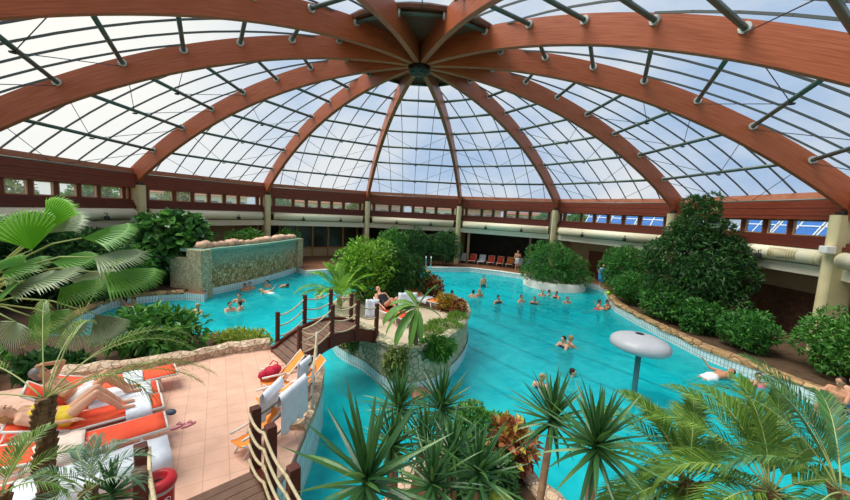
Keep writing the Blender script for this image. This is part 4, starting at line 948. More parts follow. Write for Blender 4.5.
p = G(140, 352, .35); shrub('shrub', 'broad-leaved shrub in the bed between the terrace and the left pool', 'shrub', V((-6.2, -7.9, .3)), (-5.9, -7.6, .95), (1.25, .9, .7), 1500, .26, .11, 'leaf_mid', 14, .42, 41, droop=.3)
shrub('shrub', 'darker broad-leaved shrub at the left end of the terrace bed, above the sunbather', 'shrub', V((-7.6, -8.3, .3)), (-7.4, -8.9, .42), (.7, .5, .25), 900, .24, .1, 'leaf_dark', 10, .42, 42, droop=.3)
shrub('low_shrub', 'low yellow-green plant spilling over the stone border by the left pool', 'plant', V((-4.2, -6.6, .3)), (-4.1, -6.55, .5), (.95, .45, .28), 1800, .12, .05, 'leaf_yellowgreen', 10, .4, 43, stems=3)
shrub('shrub', 'small-leaved shrub at the left photo edge in front of the left pool', 'shrub', V((-8.6, -10.0, .1)), (-9.2, -9.6, .55), (1.2, .9, .5), 1400, .22, .07, 'leaf_mid', 10, .42, 44)
# island planting
shrub('shrub', 'bright lime green bush in the middle of the island', 'shrub', V((-1.3, -2.7, ISL)), (-1.4, -2.5, 2.1), (1.35, 1.2, 1.35), 6000, .17, .08, 'leaf_bright', 18, .38, 51)
shrub('shrub', 'dark feathery bush right of the lime green bush on the island', 'shrub', V((-.1, -2.3, ISL)), (-.1, -2.2, 1.85), (.95, 1.0, 1.25), 5200, .26, .035, 'leaf_dark', 14, .4, 52, droop=.5, up=-.3)
shrub('croton', 'dark red and yellow croton at the back of the island rim', 'plant', V((1.15, -2.1, ISL)), (1.15, -2.1, 1.5), (.5, .5, .55), 900, .17, .075, 'leaf_croton_dark', 10, .42, 53)
shrub('croton', 'yellow croton on the right rim of the island', 'plant', V((1.8, -3.3, ISL)), (1.8, -3.3, 1.22), (.42, .45, .35), 900, .13, .05, 'leaf_croton_yellow', 9, .42, 54)
shrub('croton', 'small reddish croton at the island rim, in front of the yellow one', 'plant', V((2.3, -3.8, ISL)), (2.27, -3.8, 1.18), (.3, .34, .28), 520, .13, .05, 'leaf_croton_dark', 8, .42, 55)
gr = foliage([(G(445, 327, ISL)+V((0, 0, .04)), V((.55, .3, .14))), (G(457, 319, ISL)+V((0, 0, .04)), V((.32, .4, .12))), (G(430, 333, ISL)+V((0, 0, .03)), V((.4, .25, .12)))], 2600, .14, .02, up=1.2)
q = gr.build('ground_cover', M['grass_green'], None, kind='stuff'); q['label'] = 'low green ground cover inside the island rim'; q['category'] = 'grass'
shrub('fern', 'green fern hanging over the front rim of the island beside the banana plant', 'plant', G(437, 345, ISL), tuple(G(436, 346, ISL-.05)), (.42, .3, .3), 1500, .2, .035, 'leaf_mid', 8, .42, 56, stems=2, droop=.6, up=-.4)
vf = G(394, 345, ISL)
shrub('trailing_vine', 'yellow-green vine trailing down the front stone wall of the island', 'plant', vf, tuple(vf+V((.12, -.22, -.4))), (.32, .18, .55), 1300, .1, .05, 'leaf_olive', 10, .4, 57, stems=2, droop=.6, up=-.5)
vf = G(350, 343, .5); shrub('trailing_vine', 'green vine on the island wall beneath the footbridge', 'plant', V((-1.0, -5.65, .55)), (-.95, -5.75, .35), (.5, .14, .4), 900, .1, .05, 'leaf_olive', 8, .4, 58, stems=2, droop=.6, up=-.5)

# ---- palms
def frond_pts(base, az, el, L, bend, n=12):
    p = V(base); pts = [p.copy()]; e = el
    for i in range(n):
        d = V((math.cos(az)*math.cos(e), math.sin(az)*math.cos(e), math.sin(e))); p = p+d*L/n; pts.append(p.copy()); e -= bend/n*(.5+1.0*i/n)
    return pts
def frond(par, base, az, el, L, bend, leaflen, m, npair=34, w=.028, droop=.35, vee=.5, start=.18, rr=.014, ang=.9, name='frond'):
    n = 12; pts = frond_pts(base, az, el, L, bend, n); mb = MB()
    for i in range(npair*1):
        f = start+(1-start)*(i+.5)/npair; x = f*n; k = min(int(x), n-1); p = pts[k].lerp(pts[k+1], x-k); t = (pts[k+1]-pts[k]).normalized()
        s = t.cross(V((0, 0, 1)))
        if s.length < .05: s = V((math.sin(az), -math.cos(az), 0))
        s.normalize(); up = s.cross(t); ll = leaflen*(.45+.75*math.sin(PI*min(1, (f-start)/(1-start)*.82+.14)))
        for sg in (-1, 1):
            a = ang*(1-.45*f)*rnd.uniform(.9, 1.1); d = (t*math.cos(a)+s*sg*math.sin(a)*math.cos(vee)+up*math.sin(a)*math.sin(vee)).normalized()
            nn = up; q0 = p; q1 = p+d*ll*.5; q2 = p+d*ll-V((0, 0, 1))*ll*droop*rnd.uniform(.7, 1.3); wv = d.cross(nn).normalized()*w*.5; b = len(mb.v)
            mb.v += [tuple(q0-wv*.5), tuple(q0+wv*.5), tuple(q1+wv), tuple(q1-wv), tuple(q2)]; mb.f += [(b, b+1, b+2, b+3), (b+3, b+2, b+4)]
    fr = mb.build(name, M[m], par)
    MB().tube(pts, [rr*(1-.8*i/n) for i in range(n+1)], 5).build('rachis', M['rachis'], fr, True)
    return fr
def palm(name, label, base, crown, fr, m, trunk_r=.08, leaflen=.3, tm='palm_bark', **kw):
    o = empty(name, label, 'palm', base); crown = V(crown); base = V(base); mb = MB()
    pts = [base+(crown-base)*(i/14) for i in range(15)]
    mb.tube(pts, [trunk_r*(1.06+.12*(i % 2)) for i in range(15)], 10)
    for i in range(int((crown-base).length/.05)):        # old leaf bases around the trunk
        f = i*.05/(crown-base).length; p = base.lerp(crown, f); a = i*2.4
        for q in range(3):
            b = a+2.09*q; d = V((math.cos(b), math.sin(b), 0)); mb.beam(p+d*trunk_r*.8, p+d*trunk_r*1.5+V((0, 0, .1)), .02, trunk_r*.6)
    mb.build('trunk', M[tm], o)
    for az, el, L, bend in fr: frond(o, crown+V((math.cos(az), math.sin(az), 0))*trunk_r*.4, az, el, L, bend, leaflen, m, **kw)
    return o
rz_ = lambda a: R_(a)
# right foreground: two feathery date palms (angles: 90 = away from the camera, 180 = left)
pA = A(688, 482, 3.5); frA = [(rz_(a), rz_(e), L, rz_(b)) for a, e, L, b in ((165, 28, 1.15, 60), (140, 48, 1.1, 75), (115, 60, 1.05, 70), (92, 45, 1.0, 70), (65, 52, 1.1, 80), (200, 10, 1.0, 60), (30, 35, 1.0, 80), (235, 20, .9, 80), (290, 20, .9, 80), (340, 30, 1.0, 90), (150, 72, 1.0, 60), (60, 78, .95, 70), (215, -15, .9, 60), (180, -5, 1.0, 70))]
palm('date_palm', 'feathery green date palm in the right foreground, its left crown below the mushroom fountain', V((pA.x+.1, pA.y-.1, .25)), pA, [(a, e, L*.92, b) for a, e, L, b in frA], 'palm_green', .075, .27, npair=56, w=.015, rr=.009)
pB = A(772, 492, 3.1); frB = [(rz_(a), rz_(e), L, rz_(b)) for a, e, L, b in ((150, 52, 1.25, 95), (122, 58, 1.2, 70), (100, 62, 1.15, 75), (78, 52, 1.05, 60), (52, 62, 1.2, 60), (175, 35, 1.1, 100), (30, 40, 1.1, 90), (200, 20, 1.0, 90), (250, 20, .9, 90), (320, 20, 1.0, 90), (5, 30, 1.0, 90), (90, 80, 1.1, 60), (160, 10, 1.1, 60), (60, 20, 1.1, 50))]
palm('date_palm', 'feathery green date palm in the right foreground, the crown nearest the lower right corner', V((pB.x+.1, pB.y-.1, .25)), pB, [(a, e, L*.88, b) for a, e, L, b in frB], 'palm_green', .075, .28, npair=58, w=.015, rr=.009)
pC = A(842, 492, 2.9); frC = [(rz_(a), rz_(e), L, rz_(b)) for a, e, L, b in ((150, 62, 1.1, 70), (120, 72, 1.15, 60), (95, 60, 1.0, 60), (175, 40, .9, 90), (60, 60, 1.0, 70), (210, 20, .8, 80), (300, 20, .8, 80))]
palm('date_palm', 'small date palm cut by the lower right corner of the photo', V((pC.x+.1, pC.y-.1, .25)), pC, frC, 'palm_dark', .06, .25, npair=50, w=.013, rr=.008)
# island areca palm
pD = G(318, 318, ISL); pD = V((-2.0, -4.1, ISL+.35)); frD = [(rz_(a), rz_(e), L, rz_(b)) for a, e, L, b in ((170, 62, 1.5, 75), (150, 75, 1.4, 50), (110, 78, 1.3, 50), (45, 70, 1.6, 60), (20, 58, 1.5, 60), (200, 45, 1.6, 100), (185, 30, 1.4, 80), (250, 55, 1.2, 100), (300, 55, 1.2, 90), (330, 60, 1.3, 90), (80, 60, 1.3, 80))]
palm('areca_palm', 'yellow-green areca palm on the left end of the island by the footbridge', V((-2.0, -4.1, ISL-.05)), pD, frD, 'leaf_bright', .06, .4, tm='stalk', npair=24, w=.05, droop=.3)
# left foreground slender palm with shaggy trunk
pE = A(44, 398, 2.75); bE = V((A(38, 500, 2.65).x, A(38, 500, 2.65).y, TER)); frE = [(rz_(a), rz_(e), L, rz_(b)) for a, e, L, b in ((44, 22, 1.2, 75), (72, 72, 1.2, 25), (38, 22, 1.1, 80), (30, 55, 1.15, 110), (60, 50, 1.2, 110), (175, 35, 1.0, 80), (140, 60, 1.0, 60), (205, 20, .9, 70), (15, 40, .85, 120), (120, 50, 1.0, 80))]
palm('slender_palm', 'slender palm with a shaggy brown trunk in the left foreground in front of the loungers', bE, pE, frE, 'palm_green', .046, .15, npair=24, w=.0075, droop=.6, start=.38, rr=.0065)
pF = A(88, 490, 2.4); frF = [(rz_(a), rz_(e), L, rz_(b)) for a, e, L, b in ((60, 50, .55, 110), (100, 60, .55, 100), (150, 55, .6, 90), (20, 40, .5, 110), (190, 45, .6, 90), (240, 30, .5, 80), (300, 30, .5, 80), (120, 78, .5, 60))]
palm('small_palm', 'small pale feathery palm beside the shaggy trunk in the lower left', V((pF.x, pF.y, TER)), pF, [(a, e, L*.66, b) for a, e, L, b in frF], 'palm_blue', .035, .13, npair=26, w=.007, droop=.4, rr=.005)
pG = A(0, 494, 2.3); frG = [(rz_(a), rz_(e), L, rz_(b)) for a, e, L, b in ((60, 45, .6, 90), (120, 60, .6, 80), (170, 45, .6, 90), (10, 35, .6, 90), (220, 30, .5, 80), (90, 70, .6, 70))]
palm('small_palm', 'small olive feathery palm in the lower left corner of the photo', V((pG.x, pG.y, TER)), pG, [(a, e, L*.7, b) for a, e, L, b in frG], 'palm_green', .035, .14, npair=26, w=.008, droop=.4, rr=.005)
# fan palms
def fan(par, hub, axis, up, R0, m, spread=150, nseg=28, split=.48, cup=.12, tipdroop=.12, petiole=None):
    hub = V(hub); a = V(axis).normalized(); s = a.cross(V(up)).normalized(); n = s.cross(a); mb = MB()
    rows = []
    for i in range(nseg+1):
        th = R_(-spread/2+spread*i/nseg)*1.0; d = a*math.cos(th)+s*math.sin(th); L = R0*(.78+.22*math.cos(th)); z = (.02*R0 if i % 2 else -.02*R0)
        rows.append((d, L, z))
    k0 = len(mb.v); mb.v.append(tuple(hub))
    for d, L, z in rows: mb.v.append(tuple(hub+d*L*split*.5+n*(z*.8+cup*L*.1))); mb.v.append(tuple(hub+d*L*split+n*(z*1.4+cup*L*.2)))
    for i in range(nseg):
        p, q = 1+2*i, 3+2*i; mb.f += [(0, p, q), (p, p+1, q+1, q)]
    for i in range(nseg):                          # free pointed tips
        d0, L0, z0 = rows[i]; d1, L1, z1 = rows[i+1]; d = (d0+d1).normalized(); L = (L0+L1)/2; m_ = hub+d*L*.82+n*(cup*L*.15)-V((0, 0, tipdroop*L*.25)); t = hub+d*L*rnd.uniform(.95, 1.05)-V((0, 0, tipdroop*L)); w = s*math.cos(math.asin(max(-1, min(1, d.dot(s)))))-a*d.dot(s)
        w = d.cross(n).normalized()*L*.02; b = len(mb.v); mb.v += [tuple(m_+w), tuple(m_-w), tuple(t)]; mb.f += [(2+2*i, b+1, b, 4+2*i) , (b, b+1, b+2)]
    f = mb.build('fan_leaf', M[m], par)
    if petiole is not None:
        p0 = V(petiole); MB().tube([p0+(hub-p0)*t+V((0, 0, .12*math.sin(PI*t)*(hub-p0).length)) for t in (0, .25, .5, .75, 1)], [.015, .014, .012, .011, .008], 6).build('petiole', M['stalk'], f, True)
    return f
def fanpalm(label, base, crown, fans, trunk_r=.08):
    o = empty('fan_palm', label, 'palm', base); b, c = V(base), V(crown); mb = MB()
    mb.tube([b.lerp(c, i/10) for i in range(11)], [trunk_r*(1+.12*(i % 2)) for i in range(11)], 10)
    for i in range(30):
        p = b.lerp(c, i/30); a = i*2.4; d = V((math.cos(a), math.sin(a), 0)); mb.beam(p+d*trunk_r*.8, p+d*trunk_r*1.7+V((0, 0, .12)), .03, .07)
    mb.build('trunk', M['palm_bark'], o)
    for u, v, dp, du, dv_, tilt, R0, m, sp, fc in fans:
        h = A(u, v, dp); ax_ = (_r2*du-_u2*dv_).normalized(); ax_ = (ax_+_f*tilt).normalized(); up = (-_f*fc+V((0, 0, 1))).normalized()
        fan(o, h, ax_, up, R0, M_ if 0 else m, sp, petiole=c)
    return o
c1 = A(-26, 312, 5.0); fanpalm('tall fan palm at the left edge with two upright bright green fans', V((c1.x, c1.y, .05)), c1, [
    (32, 250, 4.6, -.35, -1, .1, .66, 'fan_bright', 105, 1.5), (46, 232, 4.7, .42, -1, .15, .6, 'fan_bright', 75, 1.5), (48, 233, 4.9, .9, -.55, .25, .56, 'fan_grey', 70, .8), (82, 238, 4.6, 1, -.16, .1, .66, 'fan_green', 70, .55),
    (94, 257, 4.5, 1, .02, .1, .6, 'fan_grey', 100, .25), (26, 262, 4.3, -1, .1, -.1, .5, 'fan_green', 100, .4), (20, 282, 4.2, -.8, .7, -.1, .5, 'fan_green', 110, .4), (-14, 246, 4.8, -.6, -1, .2, .6, 'fan_green', 110, 1), (52, 262, 5.2, .8, -.1, .4, .6, 'fan_green', 110, .3), (30, 284, 4.4, .9, -.25, .1, .6, 'fan_grey', 90, .3)])
c2 = A(-62, 326, 5.3); fanpalm('lower fan palm at the left edge with drooping grey-green fans over the left pool', V((c2.x, c2.y, .05)), c2, [
    (104, 273, 4.7, 1, .2, 0, .7, 'fan_green', 85, .3), (72, 322, 4.9, .2, .95, -.1, .4, 'fan_grey', 170, 1), (95, 314, 4.9, .72, .8, 0, .46, 'fan_grey', 80, .8), (60, 288, 4.7, .9, .1, .1, .55, 'fan_green', 110, .35), (16, 322, 4.6, -.2, 1, -.1, .36, 'fan_grey', 170, .8), (70, 280, 5.1, .9, -.1, .3, .6, 'fan_grey', 100, .3),
    (6, 292, 4.4, .9, -.35, .1, .6, 'fan_grey', 90, .4), (2, 272, 4.6, 1, -.2, .1, .55, 'fan_green', 100, .5), (30, 316, 4.8, .8, .3, .1, .5, 'fan_green', 100, .5), ], .09)
# ---- yuccas
def yucca(name, label, base, heads, L, n=70, w=.045, m='yucca_leaf', tr=.04, cat='yucca'):
    o = empty(name, label, cat, base); base = V(base)
    for h, s in heads:
        h = V(h); md = base.lerp(h, .5)+V((rnd.uniform(-.05, .05), 0, 0)); tb = MB(); tb.tube([base-V((0, 0, .05)), base.lerp(md, .6), md, md.lerp(h, .6), h], [tr*1.25, tr*1.1, tr, tr, tr*.8], 9); tb.build('trunk', M['yucca_trunk'], o, True)
        mb = MB()
        for i in range(n):
            f = (i+.5)/n; el = R_(88-118*f+rnd.uniform(-8, 8)); az = i*2.39996+rnd.uniform(-.2, .2); ll = L*s*rnd.uniform(.78, 1.08)*(.8+.2*math.sin(PI*f)); bend = R_(rnd.uniform(5, 28)*(.3+f))
            p = h+V((0, 0, .12*(1-f)*s)); sd = V((-math.sin(az), math.cos(az), 0)); K = 5; k = len(mb.v); e = el
            for q in range(K+1):
                ww = w*s*(.75, 1.0, .95, .8, .5, .04)[q]*.5; d = V((math.cos(az)*math.cos(e), math.sin(az)*math.cos(e), math.sin(e))); nn = d.cross(sd)
                mb.v += [tuple(p-sd*ww-nn*ww*.5), tuple(p), tuple(p+sd*ww-nn*ww*.5)]; p = p+d*ll/K; e -= bend/K*1.6
            for q in range(K):
                a = k+3*q; mb.f += [(a, a+1, a+4, a+3), (a+1, a+2, a+5, a+4)]
        mb.build('leaf_rosette', M[m], o)
    return o
def yb(u, v, d, z=.3): p = A(u, v, d); return p
Y = [('nearest spiky yucca at the bottom of the photo, left of the others', 366, 488, 2.55, .7, 48, .048), ('spiky yucca standing left behind the nearest one, in front of the island', 399, 412, 4.3, .54, 54, .042), ('spiky yucca in the centre below the banana plant, right of its twin', 441, 412, 4.3, .58, 60, .042)]
for lab, u, v, d, L, n, w in Y:
    h = A(u, v, d); yucca('yucca', lab, V((max(h.x, 1.15), h.y-.05, .28)), [(h, 1)], L, n, w)
h = A(552, 424, 3.9); yucca('yucca', 'spiky yucca with a leaning bare trunk right of the near croton', V((A(533, 500, 3.6).x-.05, A(533, 500, 3.6).y-.2, .28)), [(h, 1)], .6, 62, .045)
h = A(596, 452, 3.1); yucca('yucca', 'big spiky yucca left of the date palms, nearest to the mushroom pole', V((h.x, h.y-.1, .28)), [(h, 1)], .64, 64, .046)
h = A(452, 462, 3.5); h2 = A(478, 480, 3.3); yucca('dracaena', 'drooping strap-leaved plant between the yuccas at the bottom centre', V((h.x+.1, h.y, .28)), [(h, .9), (h2, .95), (A(432, 490, 3.2), .9)], .6, 58, .036, cat='plant')
h = A(392, 450, 3.9); yucca('yucca', 'smaller spiky yucca squeezed between the nearest one and the centre pair', V((max(h.x, 1.2), h.y, .28)), [(h, 1), (A(425, 445, 3.9), .9)], .5, 60, .036)
p = A(512, 500, 2.9); single(MB().ell(A(500, 499, 3.3), (.1, .1, .07), 10, noise=.12), 'yellow_flower', M['leaf_yellowgreen'], 'small yellow-green leaf tuft at the bottom edge of the photo', 'plant', A(500, 499, 3.3)-V((0, 0, .07)))
# near bed shrubs and croton
bz0 = .28
p = G(480, 420, .7); shrub('shrub', 'low bright shrub around the near croton at the bottom of the photo', 'shrub', V((p.x, p.y-.3, bz0)), tuple(p+V((-.1, -.2, 0))), (.55, .5, .42), 2600, .09, .045, 'leaf_mid', 12, .4, 61)
p = G(512, 440, .8); shrub('croton', 'red and yellow croton among green leaves at the bottom of the photo', 'plant', V((p.x, p.y-.2, bz0)), tuple(p+V((-.02, -.08, -.02))), (.34, .36, .4), 460, .17, .095, 'leaf_croton_near', 10, .42, 62, up=.6)
p = G(480, 470, .7); shrub('shrub', 'dark low foliage below the drooping strap-leaved plant', 'shrub', V((p.x, p.y, bz0)), tuple(p+V((0, 0, -.1))), (.6, .5, .4), 1800, .14, .05, 'leaf_dark', 10, .4, 63)
for i, (u, v, d) in enumerate(((112, 500, 2.5),)):
    h = A(u, v, d); yucca('dracaena', 'small dark strap-leaved plant beside the left boardwalk posts', V((h.x, h.y, TER)), [(h, 1)], .27, 34, .03, 'yucca_leaf', .025, 'plant')
# banana plant on the island
bbp = G(415, 346, ISL); ban = empty('banana_plant', 'banana plant with big drooping leaves at the front of the island', 'plant', bbp)
tp = bbp+V((0, 0, 1.08)); MB().tube([bbp-V((0, 0, .1)), bbp+V((.02, 0, .5)), tp], [.075, .06, .045], 10).build('stem', M['banana_stem'], ban, True)
def broad(par, base, az, el, L, w, bend, m, roll=0, n=12, name='leaf'):
    pts = frond_pts(base, az, el, L, bend, n); mb = MB()
    for i, p in enumerate(pts):
        t = (pts[min(i+1, n)]-pts[max(i-1, 0)]).normalized(); s = t.cross(V((0, 0, 1)))
        if s.length < .05: s = V((math.sin(az), -math.cos(az), 0))
        s.normalize(); up = s.cross(t); s = s*math.cos(roll)+up*math.sin(roll); f = i/n; ww = w*(0 if f < .12 else math.sin(PI*min(1, (f-.12)/.88*.93+.07))**.6)*.5+.008
        j = (.9+.12*(i % 2)); mb.v += [tuple(p-s*ww*j+up*ww*.25), tuple(p), tuple(p+s*ww*j+up*ww*.25)]
    for i in range(n): a = 3*i; mb.f += [(a, a+1, a+4, a+3), (a+1, a+2, a+5, a+4)]
    f = mb.build(name, M[m], par); MB().tube(pts, [.018*(1-.8*i/n) for i in range(n+1)], 5).build('midrib', M['stalk'], f, True); return f
for az, el, L, w, bend, roll in ((25, 55, .85, .2, 25, .5), (178, 22, .8, .2, 70, .3), (150, 60, .6, .15, 60, .3), (205, 5, 1.1, .22, 90, .5), (225, -5, 1.2, .22, 75, -.3), (242, -25, 1.25, .22, 50, .3), (265, -40, 1.15, .2, 40, -.3), (290, -40, .95, .22, 45, .3), (345, 5, .75, .2, 60, .4), (215, 20, .9, .22, 130, 0)):
    broad(ban, tp, R_(az), R_(el), L, w, R_(bend), 'banana_leaf', roll)
# ------------------------------------------------------------------ people
SK = [(214, 160, 126), (226, 176, 144), (198, 142, 108), (204, 150, 120)]
for i, c in enumerate(SK):
    mat('skin_%d' % i, c, .5, tuple(max(0, x-8) for x in c), 6, spec=.35)
HAIRC = {'brown': (62, 42, 30), 'black': (26, 22, 22), 'blond': (196, 160, 104), 'grey': (150, 146, 140), 'red': (130, 66, 38)}
for k, c in HAIRC.items(): mat('hair_'+k, c, .6, tuple(int(x*.8) for x in c), 20)
for k, c in {'navy': (28, 34, 64), 'black': (20, 20, 24), 'red': (186, 36, 44), 'blue': (40, 96, 178), 'teal': (24, 120, 124), 'purple': (92, 60, 150), 'pink': (224, 112, 140), 'yellow': (236, 204, 60), 'green': (60, 130, 80), 'white': (228, 228, 226)}.items(): mat('cloth_'+k, c, .75)
mat('eye', (24, 20, 18), .2)
DG = None
def remeshed(mb, vox, sm=3):
    global DG
    me = D.meshes.new('tmp'); me.from_pydata(mb.v, [], mb.f); o = D.objects.new('tmp', me); C.objects.link(o)
    r = o.modifiers.new('r', 'REMESH'); r.mode = 'VOXEL'; r.voxel_size = vox
    s = o.modifiers.new('s', 'SMOOTH'); s.iterations = sm; s.factor = .5
    DG = bpy.context.evaluated_depsgraph_get(); DG.update(); m2 = D.meshes.new_from_object(o.evaluated_get(DG)); D.objects.remove(o); D.meshes.remove(me)
    out = MB(); out.v = [tuple(v.co) for v in m2.vertices]; out.f = [tuple(p.vertices) for p in m2.polygons]; D.meshes.remove(m2); return out
def stand():
    J = dict(pel=(0, 0, .95), wai=(0, .0, 1.1), che=(0, 0, 1.28), nec=(0, .01, 1.46), hea=(0, -.015, 1.6))
    for s, k in ((1, 'l'), (-1, 'r')):
        J.update({'sh'+k: (s*.185, .01, 1.4), 'el'+k: (s*.25, .03, 1.13), 'wr'+k: (s*.27, -.06, .89), 'hi'+k: (s*.09, 0, .92), 'kn'+k: (s*.1, -.02, .5), 'an'+k: (s*.105, .03, .09), 'to'+k: (s*.13, -.13, .035)})
    return {k: V(v) for k, v in J.items()}
ARMS = {'down': {}, 'wide': {'ell': (.36, -.08, 1.2), 'wrl': (.46, -.26, 1.16), 'elr': (-.36, -.08, 1.2), 'wrr': (-.46, -.26, 1.16)},
        'front': {'ell': (.25, -.2, 1.2), 'wrl': (.14, -.42, 1.22), 'elr': (-.25, -.2, 1.2), 'wrr': (-.14, -.42, 1.22)},
        'fold': {'ell': (.26, -.06, 1.13), 'wrl': (-.02, -.2, 1.2), 'elr': (-.26, -.06, 1.13), 'wrr': (.04, -.22, 1.16)},
        'side': {'ell': (.3, .1, 1.16), 'wrl': (.4, -.12, 1.2), 'elr': (-.3, .1, 1.16), 'wrr': (-.4, -.12, 1.2)},
        'phone': {'ell': (.27, -.08, 1.15), 'wrl': (.12, -.26, 1.28), 'elr': (-.27, -.02, 1.12), 'wrr': (-.24, -.16, .92)}}
def person(label, loc, rz=0, arms='down', sc=1.0, skin=0, hair='brown', style='short', wear=('trunks', 'navy'), tilt=0, J=None, face=None, vox=.017, group=None, extra=None, headyaw=0, fine=False):
    J = dict(J) if J else stand()
    for k, v in ARMS[arms].items(): J[k] = V(v)
    fr = V(face) if face else V((0, -1, 0)); up = (J['hea']-J['nec']).normalized(); fr = Matrix.Rotation(headyaw, 3, up) @ fr
    fr = (fr-up*fr.dot(up)).normalized(); sd = up.cross(fr)
    mt = Matrix.Translation(loc) @ Matrix.Rotation(rz, 4, 'Z') @ Matrix.Scale(sc, 4)
    if tilt: mt = mt @ Matrix.Translation((0, 0, .95)) @ Matrix.Rotation(tilt, 4, 'X') @ Matrix.Translation((0, 0, -.95))
    o = empty('person', label, 'person', V(loc), rz, group); MW[o.name] = Matrix.Translation(loc) @ Matrix.Rotation(rz, 4, 'Z')
    b = MB(); c = b.caps
    side = (J['shl']-J['shr']).normalized()
    c(J['hil'], .115, J['hir'], .115)
    for s in (-1, 1):
        c(J['pel']+side*s*.055, .12, J['wai']+side*s*.045, .105); c(J['wai']+side*s*.045, .105, J['che']+side*s*.07, .115)
        c(J['che']+side*s*.07, .11, J['che'].lerp(J['nec'], .6)+side*s*.07, .075)
    c(J['shl'], .06, J['shr'], .06); c(J['nec'].lerp(J['che'], .3), .065, J['hea']-up*.03, .052)
    h = J['hea']; b.ell(h+up*.03-fr*.0, (.082, .098, .1), 14, Matrix((sd, -fr, up)).transposed().to_4x4()); c(h+up*-.02+fr*.015, .066, h-up*.085+fr*.045, .038)
    c(h+fr*.085-up*.005, .012, h+fr*.108-up*.035, .016, 8); c(h+fr*.08-up*.066+sd*.02, .011, h+fr*.08-up*.066-sd*.02, .011, 8)
    for s in (-1, 1): c(h+sd*s*.083+up*.02, .014, h+sd*s*.082-up*.02, .012, 8)
    for k in 'lr':
        c(J['sh'+k], .058, J['el'+k], .042); c(J['el'+k], .042, J['wr'+k], .028)
        c(J['hi'+k], .092, J['kn'+k], .058); c(J['kn'+k], .056, J['kn'+k].lerp(J['an'+k], .35)-fr*.012, .056); c(J['kn'+k].lerp(J['an'+k], .3), .055, J['an'+k], .036); c(J['an'+k]-(J['to'+k]-J['an'+k]).normalized()*.03-V((0, 0, .02)), .036, J['to'+k], .028)
        hd_ = (J['wr'+k]-J['el'+k]).normalized(); pc = J['wr'+k]+hd_*.09; c(J['wr'+k], .027, pc, .034)
    body = remeshed(b, vox)
    for k, s in (('l', 1), ('r', -1)):         # four fingers and a thumb rooted in the palm
        hd_ = (J['wr'+k]-J['el'+k]).normalized(); q = hd_.cross(V((0, 0, 1)))
        q = q.normalized() if q.length > .1 else V((0, 1, 0)); pn = q.cross(hd_); pc = J['wr'+k]+hd_*.085
        for i, L in enumerate((.07, .08, .074, .058)):
            a = pc+q*(.027-.018*i); m1 = a+hd_*(.03+L*.5)-pn*.006; body.tube([a, a+hd_*.03, m1, m1+hd_*L*.4-pn*.022], [.0095, .009, .0085, .006], 6)
        a = J['wr'+k]+hd_*.03+q*.02; body.tube([a, a+hd_*.03+q*.025, a+hd_*.065+q*.03], [.012, .0105, .007], 6)
    def put(mb_, nm, m): mb_.v = [tuple(mt @ V(v)) for v in mb_.v]; return mb_.build(nm, M[m], o, True)
    put(body, 'body', 'skin_%d' % skin)
    for s in (-1, 1): put(MB().ell(h+fr*.088+sd*s*.034+up*.022, .011, 8), 'eye', 'eye')
    if hair:
        hb = MB(); hb.ell(h+up*.052-fr*.022, (.092, .1, .088), 14, Matrix((sd, -fr, up)).transposed().to_4x4()); hb.ell(h-fr*.04+up*.0, (.088, .07, .095), 12, Matrix((sd, -fr, up)).transposed().to_4x4())
        if style == 'long': hb.caps(h-fr*.06, .075, h-fr*.1-up*.24, .055)
        if style == 'bun': hb.ell(h+up*.1-fr*.1, .05, 10)
        if style == 'cap': hb.ell(h+up*.06-fr*.005, (.1, .112, .085), 12, Matrix((sd, -fr, up)).transposed().to_4x4())
        put(remeshed(hb, .014), 'swim_cap' if style == 'cap' else 'hair', hair if style == 'cap' else 'hair_'+hair)
    kind, colr = wear; wb = MB()
    if kind in ('trunks', 'bikini', 'onepiece'):
        wb.caps(J['hil'], .13, J['hir'], .13)
        for s in (-1, 1): wb.caps(J['pel']+side*s*.055, .132, J['pel'].lerp(J['wai'], .3)+side*s*.05, .126)
        if kind == 'trunks':
            for k in 'lr': wb.caps(J['hi'+k], .11, J['hi'+k].lerp(J['kn'+k], .5), .098)
        if kind == 'onepiece':
            for s in (-1, 1): wb.caps(J['pel']+side*s*.055, .13, J['wai']+side*s*.045, .117); wb.caps(J['wai']+side*s*.045, .117, J['che']+side*s*.068, .125)
        put(remeshed(wb, .016), {'trunks': 'swim_trunks', 'bikini': 'bikini_bottom', 'onepiece': 'swimsuit'}[kind], 'cloth_'+colr)
        if kind == 'bikini':
            tb = MB()
            for s in (-1, 1): tb.caps(J['che']+side*s*.075+fr*.03+up*.0, .1, J['che']+side*s*.07-up*.03-fr*.0, .108)
            put(remeshed(tb, .016), 'bikini_top', 'cloth_'+colr)
    if kind == 'towel':
        n = 18; prof = [(.17, 1.06), (.185, .98), (.2, .8), (.215, .6), (.2, .58), (.16, .98)]
        wb.lathe(prof, (0, 0, 0), 26, None, 1, .78); put(wb, 'waist_towel', 'towel_'+colr)
    if kind == 'wrap':
        wb.lathe([(.15, 1.43), (.25, 1.36), (.285, 1.1), (.27, .8), (.24, .52), (.2, .5), (.14, 1.38)], (0, 0, 0), 26, None, 1, .85); put(wb, 'wrapped_towel', 'towel_'+colr)
    return o
def swim(u, v, label, rz, arms='wide', sc=1.0, vtop=None, **kw):     # someone standing on the pool floor, breast-deep in the water
    p = G(u, v, WATER); return person(label, V((p.x, p.y, FLOORZ)), R_(rz), arms, sc, **kw)
def floatp(u, v, label, rz, tilt=-78, arms='wide', sc=1.0, dz=-.07, **kw):
    p = G(u, v, WATER); return person(label, V((p.x, p.y, WATER+dz-.95*sc)), R_(rz), arms, sc, tilt=R_(tilt), **kw)
